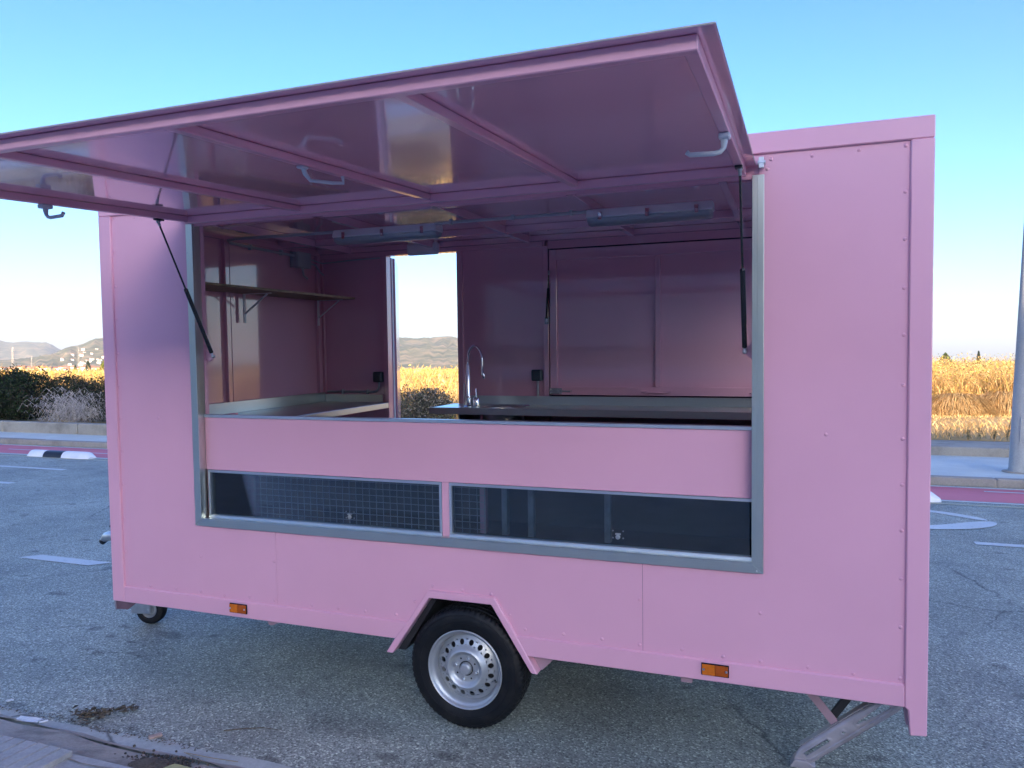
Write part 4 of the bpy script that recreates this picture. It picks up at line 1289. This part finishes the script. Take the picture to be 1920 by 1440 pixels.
# left worktop
def worktop(name, x0, x1, y0, y1, z, th, splashes, mat=M_steel_x):
    w = pbox(name, mat, x0, x1, y0, y1, z - th, z, .003)
    for i, s in enumerate(splashes): pbox('splashback', s[6], *s[:6], .001, w)
    return w
wt = worktop('side_worktop', -.016, .545, .07, 1.963, .866, .042,
             [(-.0165, -.012, .07, 1.963, .8665, .940, M_steel_y), (-.0115, .495, 1.9585, 1.963, .8665, .925, M_steel_x)], M_steel_y)
pbox('worktop_leg', M_steel_z, .50, .53, .60, .63, .0, .823, .001)

# sink worktop with a round basin
sx, sy, sr = 1.555, 1.745, .155
mb = MB()
X0, X1, Y0, Y1 = 1.088, 3.80, 1.555, 1.963
nn = 48
ring = [mb.bm.verts.new((sx + sr * math.cos(2 * math.pi * k / nn), sy + sr * math.sin(2 * math.pi * k / nn), .866)) for k in range(nn)]
sq = []
for k in range(nn):
    a = 2 * math.pi * k / nn; c, s_ = math.cos(a), math.sin(a); m = max(abs(c), abs(s_)); hx, hy = .19, .185
    sq.append(mb.bm.verts.new((sx + hx * c / m, sy + hy * s_ / m, .866)))
for k in range(nn): mb.face([ring[k], ring[(k + 1) % nn], sq[(k + 1) % nn], sq[k]])
def q(x0, x1, y0, y1):
    mb.face([mb.bm.verts.new(p) for p in ((x0, y0, .866), (x1, y0, .866), (x1, y1, .866), (x0, y1, .866))])
q(X0, sx - .19, Y0, Y1); q(sx + .19, X1, Y0, Y1); q(sx - .19, sx + .19, Y0, sy - .185); q(sx - .19, sx + .19, sy + .185, Y1)
mb.box(X0, X1, Y0 - .0015, Y0, .826, .8675); mb.box(X0 - .0015, X0, Y0, Y1, .826, .8675)
ST = mb.build('sink_worktop', M_steel_x, T)
mb = MB(); mb.lathe([(sr, .0), (sr - .006, -.006), (sr - .012, -.02), (sr - .016, -.11), (sr - .04, -.13), (.03, -.135), (0, -.136)], 48, (sx, sy, .866), 'z')
mb.build('basin', M_steel_x, ST, smooth=True)
mb = MB(); mb.lathe([(.0, -.126), (.022, -.126), (.026, -.130)], 20, (sx, sy, .866), 'z'); mb.build('drain', M_chrome, ST, smooth=True)
mb = MB(); mb.tube([(sx + .13, sy + .06, .869), (sx + .155, sy + .065, .871), (sx + .165, sy + .06, .868)], .006, 8); mb.build('overflow_clip', M_chrome, ST, smooth=True)
pbox('raised_edge', M_steel_x, X0, X1, Y0 + .0005, Y0 + .014, .8665, .8700, .001, ST)
pbox('splashback', M_steel_x, 1.215, 3.80, 1.9585, 1.963, .8665, .926, .001, ST)
pbox('cabinet_side', M_steel_z, 1.285, 1.290, 1.60, 1.962, .0, .825)
pbox('cabinet_front', M_steel_x, 1.291, 3.79, 1.60, 1.604, .0, .78)
# tap
tp = Vector((1.318, 1.690, .866))
mb = MB(); mb.lathe([(.0, .0), (.030, .0), (.030, .004), (.022, .009), (.018, .012), (.0175, .075), (.0155, .082), (.0150, .215), (.0125, .222), (.0110, .285), (.0085, .292), (.0, .292)], 24, tuple(tp), 'z')
TP = mb.build('tap', M_chrome, T, smooth=True, angle=40)
pts = []
for k in range(25):
    a = math.pi * (1 - k / 24 * 1.06)
    pts.append((tp.x + .058 + .058 * math.cos(a), tp.y - .001 * k, tp.z + .300 + .115 * max(0, math.sin(a)) - (.05 * (k - 22) / 2 if k > 22 else 0)))
mb = MB(); mb.tube([(tp.x, tp.y, tp.z + .285)] + pts, .0078, 12); mb.build('spout', M_chrome, TP, smooth=True)
e = Vector(pts[-1]); 
mb = MB(); mb.tube([e + Vector((-.001, 0, .012)), e, e + Vector((.005, 0, -.018)), e + Vector((.012, 0, -.045)), e + Vector((.014, 0, -.055))], .009, 14, rad=[.0075, .0085, .012, .012, .008]); mb.build('spray_head', M_chrome, TP, smooth=True)
mb = MB(); mb.tube([tp + Vector((-.028, .004, .004)), tp + Vector((-.028, .004, .16))], .006, 10); mb.build('filter_tap_rod', M_chrome, TP, smooth=True)
mb = MB(); mb.tube([tp + Vector((.0, -.01, .062)), tp + Vector((.018, -.022, .062))], .012, 14); mb.tube([tp + Vector((.018, -.02, .064)), tp + Vector((.042, -.04, .072))], .005, 8, rad=[.006, .0045]); mb.build('tap_lever', M_chrome, TP, smooth=True)
mb = MB(); mb.lathe([(0, 0), (.022, 0), (.022, .055), (.016, .065), (.0, .065)], 20, (tp.x + .052, tp.y + .02, tp.z), 'z'); bb = mb.build('soap_pump', M_chrome, T, smooth=True)
mb = MB(); mb.tube([(tp.x + .052, tp.y + .02, tp.z + .06), (tp.x + .052, tp.y + .02, tp.z + .125)], .004, 8); mb.build('pump_stem', M_chrome, bb, smooth=True)

# door leaf swung outwards behind the doorway
dd = pbox('door_leaf', M_pink, 0, .575, -.016, .016, .02, 1.955, .002)
dd.location = (.548, 2.062, 0); dd.rotation_euler = (0, 0, R(116.5))
pbox('door_edge', M_white_plastic, .5755, .580, -.016, .016, .02, 1.955, .001, dd)
pbox('door_seal', M_white_plastic, .5465, .5525, 2.035, 2.054, .02, 1.955, .001)
mb = MB(); mb.tube([(.50, .016, 1.0), (.50, .045, 1.0), (.40, .045, 1.0)], .007, 8); mb.build('door_handle', M_black, dd, smooth=True)

# ---- lifted serving flap (local frame: hinge line at y=0, plane z=0, extends to -y)
FX0, FX1, FL = .497, 3.270, 1.602
F = MB().box(FX0, FX1, -FL, -.004, .0, .004).build('serving_flap', M_pink_in, T, .001)
F.location = (0, .0, 1.950); F.rotation_euler = (math.atan(.084 / 1.6), 0, 0)
F.data.materials[0] = M_pink_in
tb_ = .030
M_rawedge = simple('raw_panel_edge', (.42, .37, .32), .6, 0, .15, 30)
box('flap_edge', M_rawedge, F, FX0, FX1, -FL - .0018, -FL - .0004, .0008, .0042)
box('flap_edge', M_rawedge, F, FX1 + .0004, FX1 + .0018, -FL, -.004, .0008, .0042)
box('flap_edge', M_rawedge, F, FX0 - .0018, FX0 - .0004, -FL, -.004, .0008, .0042)
box('flap_tube', M_pink_tube, F, .532, 3.235, -FL + .032, -FL + .062, -tb_ - .001, -.001, .0025)
box('flap_tube', M_pink_tube, F, .532, 3.235, -.040, -.008, -tb_ - .006, -.001, .0025)
box('flap_tube', M_pink_tube, F, .532, .562, -FL + .0625, -.0405, -tb_, -.001, .0025)
box('flap_tube', M_pink_tube, F, 3.205, 3.235, -FL + .0625, -.0405, -tb_, -.001, .0025)
for x in (1.200, 1.880, 2.550): box('flap_crossbar', M_pink_tube, F, x, x + .030, -FL + .0625, -.0405, -.026, -.001, .0025)
def lever(pts, base, r=.0075):
    mb = MB(); mb.tube(pts, r, 12, rad=[r * 1.35] * 2 + [r] * (len(pts) - 2))
    o = mb.build('flap_lever', M_handle, F, smooth=True)
    return box('lever_mount', M_handle, F, *base, .004)
lever([(3.219, -.79, -.030), (3.219, -.79, -.055), (3.217, -.79, -.072), (3.208, -.79, -.082), (3.19, -.79, -.085), (3.122, -.79, -.082), (3.112, -.79, -.074)], (3.204, 3.236, -.81, -.77, -.048, -.0305))
lever([(.547, -.81, -.030), (.547, -.81, -.055), (.549, -.81, -.072), (.558, -.81, -.082), (.57, -.81, -.085), (.635, -.81, -.082), (.645, -.81, -.070)], (.531, .563, -.835, -.785, -.048, -.0305))
lever([(1.895, -.955, -.026), (1.897, -.945, -.050), (1.905, -.93, -.070), (1.945, -.86, -.072), (1.968, -.83, -.070), (1.972, -.84, -.050)], (1.882, 1.908, -.975, -.935, -.036, -.0265), .006)
# hinge blocks at both ends
for x in (3.290, .490):
    mb = MB(); mb.box(x - .008, x + .010, -.030, .0, 1.935, 1.975); mb.tube([(x - .012, -.022, 1.955), (x + .016, -.022, 1.955)], .009, 12)
    mb.build('flap_hinge', M_zinc, T, .001)
pbox('flap_hinge_strip', M_pink_tube, .50, 3.30, -.006, -.0005, 1.951, 1.985, .001)
# gas struts of the flap with brackets
strut((3.225, -.205, 1.898), (3.226, .075, 1.240), split=.52)
strut((.545, -.215, 1.895), (.600, .062, 1.245), split=.48)
MB().poly([(.0885, 1.215), (.12, 1.215), (.12, 1.285), (.0885, 1.285)], 0, .545, .548).build('strut_bracket', M_pink_in, T)
mb = MB(); mb.poly([(.545, 1.225), (.575, 1.222), (.602, 1.235), (.602, 1.255), (.575, 1.272), (.545, 1.278)], 1, .070, .074); mb.build('strut_bracket', M_pink_in, T, .001)
mb = MB(); mb.poly([(3.262, 1.20), (3.232, 1.225), (3.232, 1.255), (3.262, 1.29)], 1, .085, .089); mb.build('strut_bracket', M_pink_in, T, .001)
for x in (.547, 3.222): pbox('strut_mount', M_black, x - .014, x + .014, -.235, -.190, 1.900, 1.908, .002)

# ---- under the body
MB().poly([(1.652, -.154), (1.847, .128), (2.152, .128), (2.336, -.157), (2.30, -.157), (2.14, .11), (1.86, .11), (1.69, -.154)], 1, .052, .30).build('wheel_housing', M_dark, T)
pbox('housing_back', M_dark, 1.60, 2.40, .30, .305, -.085, .13)
for y in (.35, 1.70): pbox('chassis_beam', M_dark, -.07, 3.86, y, y + .06, -.125, -.046)
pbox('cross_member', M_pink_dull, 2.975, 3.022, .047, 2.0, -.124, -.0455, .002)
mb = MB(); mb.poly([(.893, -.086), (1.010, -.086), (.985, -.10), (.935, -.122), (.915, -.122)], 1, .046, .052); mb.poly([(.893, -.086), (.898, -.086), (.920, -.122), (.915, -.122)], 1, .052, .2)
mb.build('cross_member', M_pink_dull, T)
mb = MB(); mb.tube([(.70, .30, -.10), (.70, .42, -.10)], .04, 16); mb.build('rubber_bump', M_black, T, smooth=True)
mb = MB(); mb.tube([(2.01, .12, -.19), (2.01, 1.93, -.20)], .03, 14); mb.build('axle', M_dark, T, smooth=True)

def wheel(loc, flip=False):
    y0 = .012
    ng = 64 * 4
    W = .165
    Rt = .281
    prof = [(.172, .012), (.186, .006), (.200, .001), (.222, -.004), (.244, -.003), (.262, .004), (.270, .010), (.2755, .016), (.2775, .022),
            (.2785, .036), (.2725, .0375), (.2725, .0445), (.279, .046), (.2805, .064), (.2735, .0655), (.2735, .0725), (.281, .074), (.281, .091),
            (.2735, .0925), (.2735, .0995), (.2805, .101), (.279, .119), (.2725, .1205), (.2725, .1275), (.2785, .129), (.2775, .143), (.2755, .149),
            (.270, .155), (.262, .161), (.244, .168), (.222, .169), (.200, .164), (.186, .159), (.172, .153)]
    sho = set(range(6, 10)) | set(range(24, 28))
    mid = {12, 13, 16, 17, 20, 21}
    def disp(k, i):
        if i in sho and k % 4 == 0: return -.0045
        if i in mid and (k + 2) % 6 == 0: return -.003
        if i == 3 and k % 1 == 0: return .0
        return 0
    mb = MB(); mb.lathe(prof, ng, (0, y0, 0), 'y', disp=disp)
    ty = mb.build('wheel', M_rubber, T, smooth=True, angle=28)
    # sidewall rings
    mb = MB(); mb.lathe([(.2175, -.0040), (.2185, -.0052), (.2195, -.0040)], 96, (0, y0, 0)); mb.lathe([(.2505, -.0018), (.2515, -.0030), (.2530, -.0010)], 96, (0, y0, 0))
    mb.build('sidewall_ring', M_rubber, ty, smooth=True)
    # rim barrel
    mb = MB(); mb.lathe([(.1795, .016), (.1825, .006), (.1830, .001), (.1800, -.0015), (.1760, .001), (.1730, .008), (.1700, .013), (.1640, .0165), (.1600, .020), (.1565, .030), (.1540, .048), (.1520, .056),
                         (.1520, .14), (.18, .16)], 96, (0, y0, 0))
    rim = mb.build('rim', M_rim, ty, smooth=True, angle=40)
    # disc: profile y(r)
    def yd(r):
        P = [(.030, .018), (.034, .0225), (.060, .0225), (.066, .021), (.074, .010), (.082, .003), (.088, .004), (.098, .016), (.106, .024), (.130, .036), (.140, .044), (.1525, .050)]
        return y0 + float(np.interp(r, [p[0] for p in P], [p[1] for p in P]))
    mb = MB(); nh = 16; rc, hr = .1195, (.0128, .0118)
    r_in, r_out = .106, .133
    bm_ = mb.bm
    def V(r, a, dy=0): return bm_.verts.new((r * math.cos(a), yd(r) + dy, r * math.sin(a)))
    for sct in range(nh):
        ac = 2 * math.pi * (sct + .5) / nh; da = math.pi / nh
        outer = []; inner = []; raa = []
        m = 16
        for k in range(m):
            t = 2 * math.pi * k / m
            c, s_ = math.cos(t), math.sin(t); mx = max(abs(c), abs(s_))
            rr = rc + (r_out - r_in) / 2 * c / mx + ((r_in + r_out) / 2 - rc); aa = ac + da * s_ / mx
            outer.append(V(rr, aa))
            r_h = rc + hr[0] * c; a_h = ac + hr[1] * s_ / rc * 1.0
            inner.append((r_h, a_h)); raa.append((rr, aa))
        mids = [V(.45 * p[0] + .55 * q_[0], .45 * p[1] + .55 * q_[1]) for p, q_ in zip(inner, raa)]
        iv = [V(r, a) for r, a in inner]; ib = [V(r, a, .006) for r, a in inner]
        for k in range(m):
            j = (k + 1) % m
            mb.face([outer[k], outer[j], mids[j], mids[k]]); mb.face([mids[k], mids[j], iv[j], iv[k]]); mb.face([iv[k], iv[j], ib[j], ib[k]])
    for (ra, rb, ns) in ((.034, .106, 14), (.133, .1525, 5)):
        rr = np.linspace(ra, rb, ns); S = 128
        rings = [[V(r, 2 * math.pi * k / S) for k in range(S)] for r in rr]
        for a, b in zip(rings, rings[1:]):
            for k in range(S): mb.face([a[k], a[(k + 1) % S], b[(k + 1) % S], b[k]])
    mb.build('wheel_disc', M_rim, ty, smooth=True, angle=45)
    MB().lathe([(.14, .075), (0, .075)], 32, (0, y0, 0)).build('brake_drum', M_dark, ty)
    mb = MB(); mb.lathe([(0, .004), (.018, .004), (.0235, .006), (.0265, .010), (.028, .016), (.029, .024)], 40, (0, y0, 0)); mb.lathe([(.0195, .0035), (.0205, .0022), (.0215, .0035)], 40, (0, y0 + .001, 0))
    mb.build('hub_cap', M_rim, ty, smooth=True, angle=40)
    for k in range(4):
        a = R(75) + k * math.pi / 2
        mb = MB(); mb.lathe([(.0, -.008), (.006, -.008), (.0085, -.005), (.0085, .006), (.0115, .008), (.0115, .012)], 6, (.050 * math.cos(a), y0 + .0165, .050 * math.sin(a)))
        mb.build('wheel_bolt', M_zinc, ty)
        a += math.pi / 4
        mb = MB(); mb.lathe([(.0, .0), (.0045, .0)], 14, (.050 * math.cos(a), y0 + .0215, .050 * math.sin(a))); mb.build('bolt_hole', M_black, ty)
    mb = MB(); mb.tube([(.138, y0 + .03, -.040), (.148, y0 + .012, -.038), (.155, y0 + .004, -.034)], .0042, 8); mb.build('valve', M_black, ty, smooth=True)
    ty.location = loc
    if flip: ty.rotation_euler = (0, 0, math.pi)
    return ty
wheel((2.010, .0, -.193))
w2_ = None
def copyw(o, loc, rz):
    c = copy_tree(o, T); c.location = loc; c.rotation_euler = (0, 0, rz); return c
copyw([c for c in T.children if c.name.startswith('wheel') and c.data and c.data.materials[0] == M_rubber][0], (2.010, 2.04, -.245), math.pi)

# side reflectors
for x0, z0, sgn in ((.713, -.062, 1), (3.064, -.060, 1)):
    b = pbox('side_reflector', M_blacksteel, x0, x0 + .108, -.0055, -.0004, z0, z0 + .050, .0015)
    pbox('reflector_lens', M_amber, x0 + .004, x0 + .0535, -.0125, -.006, z0 + .004, z0 + .046, .0015, b)
    pbox('reflector_lens', M_amber2, x0 + .0545, x0 + .104, -.0110, -.006, z0 + .004, z0 + .046, .0015, b)
    for x in (x0 + .010, x0 + .098): MB().lathe([(.0052, 0), (.0045, -.002), (0, -.0025)], 12, (x, -.0128, z0 + .026)).build('reflector_screw', M_zinc, b, smooth=True)

# rear corner steady leg: stamped channel, brace, foot
A = Vector((3.775, .165, -.150)); B = Vector((3.430, .165, -.440))
d = (B - A).normalized(); nrm = Vector((d.z, 0, -d.x))
def pt2(t, s): p = A + (B - A) * t + nrm * s; return (p.x, p.z)
hw = .038
outline = [pt2(-.05, -hw), pt2(.80, -hw), pt2(.98, -hw * .75), pt2(1.04, 0), pt2(1.0, hw * .8), pt2(.90, hw), pt2(.3, hw * 1.0), pt2(-.05, hw * .95)]
mb = MB()
# pressed plate with slots cut through: built as a grid with skipped cells
nt_, ns_ = 46, 12
def inside_slot(t, s):
    for (t0, t1, s0, w) in ((.05, .34, .004, .0105), (.66, .90, .006, .0065)):
        tt = min(max(t, t0), t1); Lg = (B - A).length
        if math.hypot((t - tt) * Lg, s - s0) < w * (1.25 - .9 * (t - t0) / (t1 - t0) if t0 < .1 else 1) : return True
    return math.hypot((t - .50) * (B - A).length, s - .002) < .0055
def yrel(t, s):
    y = A.y
    e = abs(s) / hw
    y += .010 * max(0, (e - .72) / .28)
    if -.78 < s / hw < -.62 or -.52 < s / hw < -.40: y += .0035
    for (t0, t1, s0, w) in ((.05, .34, .004, .016), (.66, .90, .006, .012), (.5, .5, .002, .011)):
        tt = min(max(t, t0), t1)
        dd_ = math.hypot((t - tt) * (B - A).length, s - s0)
        if dd_ < w: y -= .0035 * (1 if dd_ > w * .6 else .6)
    return y
Gd = {}
for i in range(nt_ * 2 + 1):
    t = -.05 + 1.09 * i / (nt_ * 2)
    wsc = 1.0 if t < .85 else max(.30, 1 - ((t - .85) / .19) ** 2 * .75)
    for j in range(ns_ * 2 + 1):
        s = -hw + 2 * hw * j / (ns_ * 2)
        p = A + (B - A) * t + nrm * s * wsc
        Gd[i, j] = (mb.bm.verts.new((p.x, yrel(t, s), p.z)), t, s)
for i in range(nt_ * 2):
    for j in range(ns_ * 2):
        t = (Gd[i, j][1] + Gd[i + 1, j][1]) / 2; s = (Gd[i, j][2] + Gd[i, j + 1][2]) / 2
        if inside_slot(t, s): continue
        mb.face([Gd[i, j][0], Gd[i + 1, j][0], Gd[i + 1, j + 1][0], Gd[i, j + 1][0]])
leg = mb.build('steady_leg', M_jack, T, smooth=True, angle=50)
mod = leg.modifiers.new('thickness', 'SOLIDIFY'); mod.thickness = .003; mod.offset = -1
mb = MB()
for sgn in (-1, 1):
    a = A + nrm * hw * sgn + Vector((0, .012, 0)) ; b_ = A + (B - A) * .9 + nrm * hw * sgn + Vector((0, .012, 0))
    mb.face([mb.bm.verts.new(p) for p in (a, b_, b_ + Vector((0, .034, 0)), a + Vector((0, .034, 0)))])
fl = mb.build('leg_flange', M_jack, leg); mod = fl.modifiers.new('thickness', 'SOLIDIFY'); mod.thickness = .003
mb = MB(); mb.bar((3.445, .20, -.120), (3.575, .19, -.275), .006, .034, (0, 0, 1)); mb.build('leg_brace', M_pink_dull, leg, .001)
mb = MB(); mb.bar((3.66, .205, -.10), (3.56, .205, -.255), .02, .030, (0, 0, 1)); mb.build('leg_brace', M_dark, leg, .001)
mb = MB(); mb.poly([(3.40, -.462), (3.475, -.462), (3.50, -.448), (3.46, -.43), (3.42, -.43)], 1, .15, .215); mb.build('leg_foot', M_jack, leg, .002)
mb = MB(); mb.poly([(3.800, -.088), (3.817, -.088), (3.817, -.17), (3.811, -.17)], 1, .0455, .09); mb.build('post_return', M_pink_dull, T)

# front corner steady
mb = MB(); mb.poly([(-.13, -.088), (-.29, -.165), (-.287, -.222), (-.20, -.215), (-.085, -.135), (-.02, -.10)], 1, .205, .212)
mb.poly([(-.13, -.088), (-.29, -.165), (-.287, -.170), (-.128, -.093)], 1, .212, .26)
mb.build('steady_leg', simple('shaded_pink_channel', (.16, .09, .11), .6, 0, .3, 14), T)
MB().poly([(-.305, -.185), (-.292, -.160), (-.286, -.222), (-.294, -.230)], 1, .205, .27).build('leg_foot', M_jack, T)

# drawbar, coupling and jockey wheel
mb = MB()
mb.bar((.10, .45, -.085), (-.95, .98, -.085), .05, .07); mb.bar((.10, 1.60, -.085), (-.95, 1.06, -.085), .05, .07)
mb.build('drawbar', M_galv, T, .004)
mb = MB(); mb.tube([(-.90, 1.02, -.07), (-1.12, 1.02, -.065), (-1.20, 1.02, -.050), (-1.27, 1.02, -.065), (-1.31, 1.02, -.095)], .03, 16, rad=[.030, .033, .040, .034, .020])
cp = mb.build('coupling_head', M_zinc, T, smooth=True)
mb = MB(); mb.tube([(-1.16, 1.02, -.02), (-1.20, 1.02, .012), (-1.23, 1.02, .015)], .010, 8); mb.tube([(-1.29, 1.02, -.088), (-1.315, 1.02, -.105)], .024, 12)
mb.build('coupling_grip', M_black, cp, smooth=True)
jw = empty('tmp', (0, 0, 0), '', '')
bpy.data.objects.remove(jw)
mb = MB(); mb.lathe([(.052, -.031), (.060, -.034), (.078, -.034), (.090, -.029), (.0945, -.020), (.0955, -.008), (.0940, -.0065), (.0940, -.004), (.0958, -.002), (.0958, .008), (.0940, .0095), (.0940, .012), (.0945, .020), (.090, .029), (.078, .034), (.060, .034), (.052, .031)], 56)
J = mb.build('jockey_wheel', M_rubber, T, smooth=True)
mb = MB(); mb.lathe([(.053, -.030), (.050, -.024), (.036, -.012), (.024, -.014), (.018, -.026), (.0, -.026)], 40); mb.lathe([(.053, .030), (.036, .012), (.018, .026), (0, .026)], 40); mb.build('jockey_rim', M_rim, J, smooth=True)
mb = MB(); mb.box(-.115, .018, -.046, -.041, -.022, .045); mb.box(-.115, .018, .041, .046, -.022, .045); mb.box(-.115, -.03, -.041, .041, .03, .045); mb.build('jockey_fork', M_zinc, J, .002)
mb = MB(); mb.tube([(0, -.050, 0), (0, .050, 0)], .007, 10); mb.build('jockey_axle', M_zinc, J, smooth=True)
mb = MB(); mb.tube([(-.07, 0, .04), (-.07, 0, .50)], .024, 16); mb.build('jockey_tube', M_galv, J, smooth=True)
J.location = (-.505, .670, -.396); J.rotation_euler = (-TILT, 0, R(14))

# ------------------------------------------------------------------ the air between here and the hills
hz = MB().box(-9300, 9300, -9300, 9300, -1.2, 330).build('haze', None)
hz['kind'] = 'stuff'
hm = bpy.data.materials.new('pale_air'); hm.use_nodes = True
hn = hm.node_tree; hn.nodes.clear()
ho = hn.nodes.new('ShaderNodeOutputMaterial'); hv_ = hn.nodes.new('ShaderNodeVolumePrincipled')
hv_.inputs['Color'].default_value = (0.93, 0.96, 1.0, 1)
hv_.inputs['Density'].default_value = 0.00016
hv_.inputs['Anisotropy'].default_value = 0.2
hn.links.new(hv_.outputs[0], ho.inputs['Volume'])
hz.data.materials.append(hm)
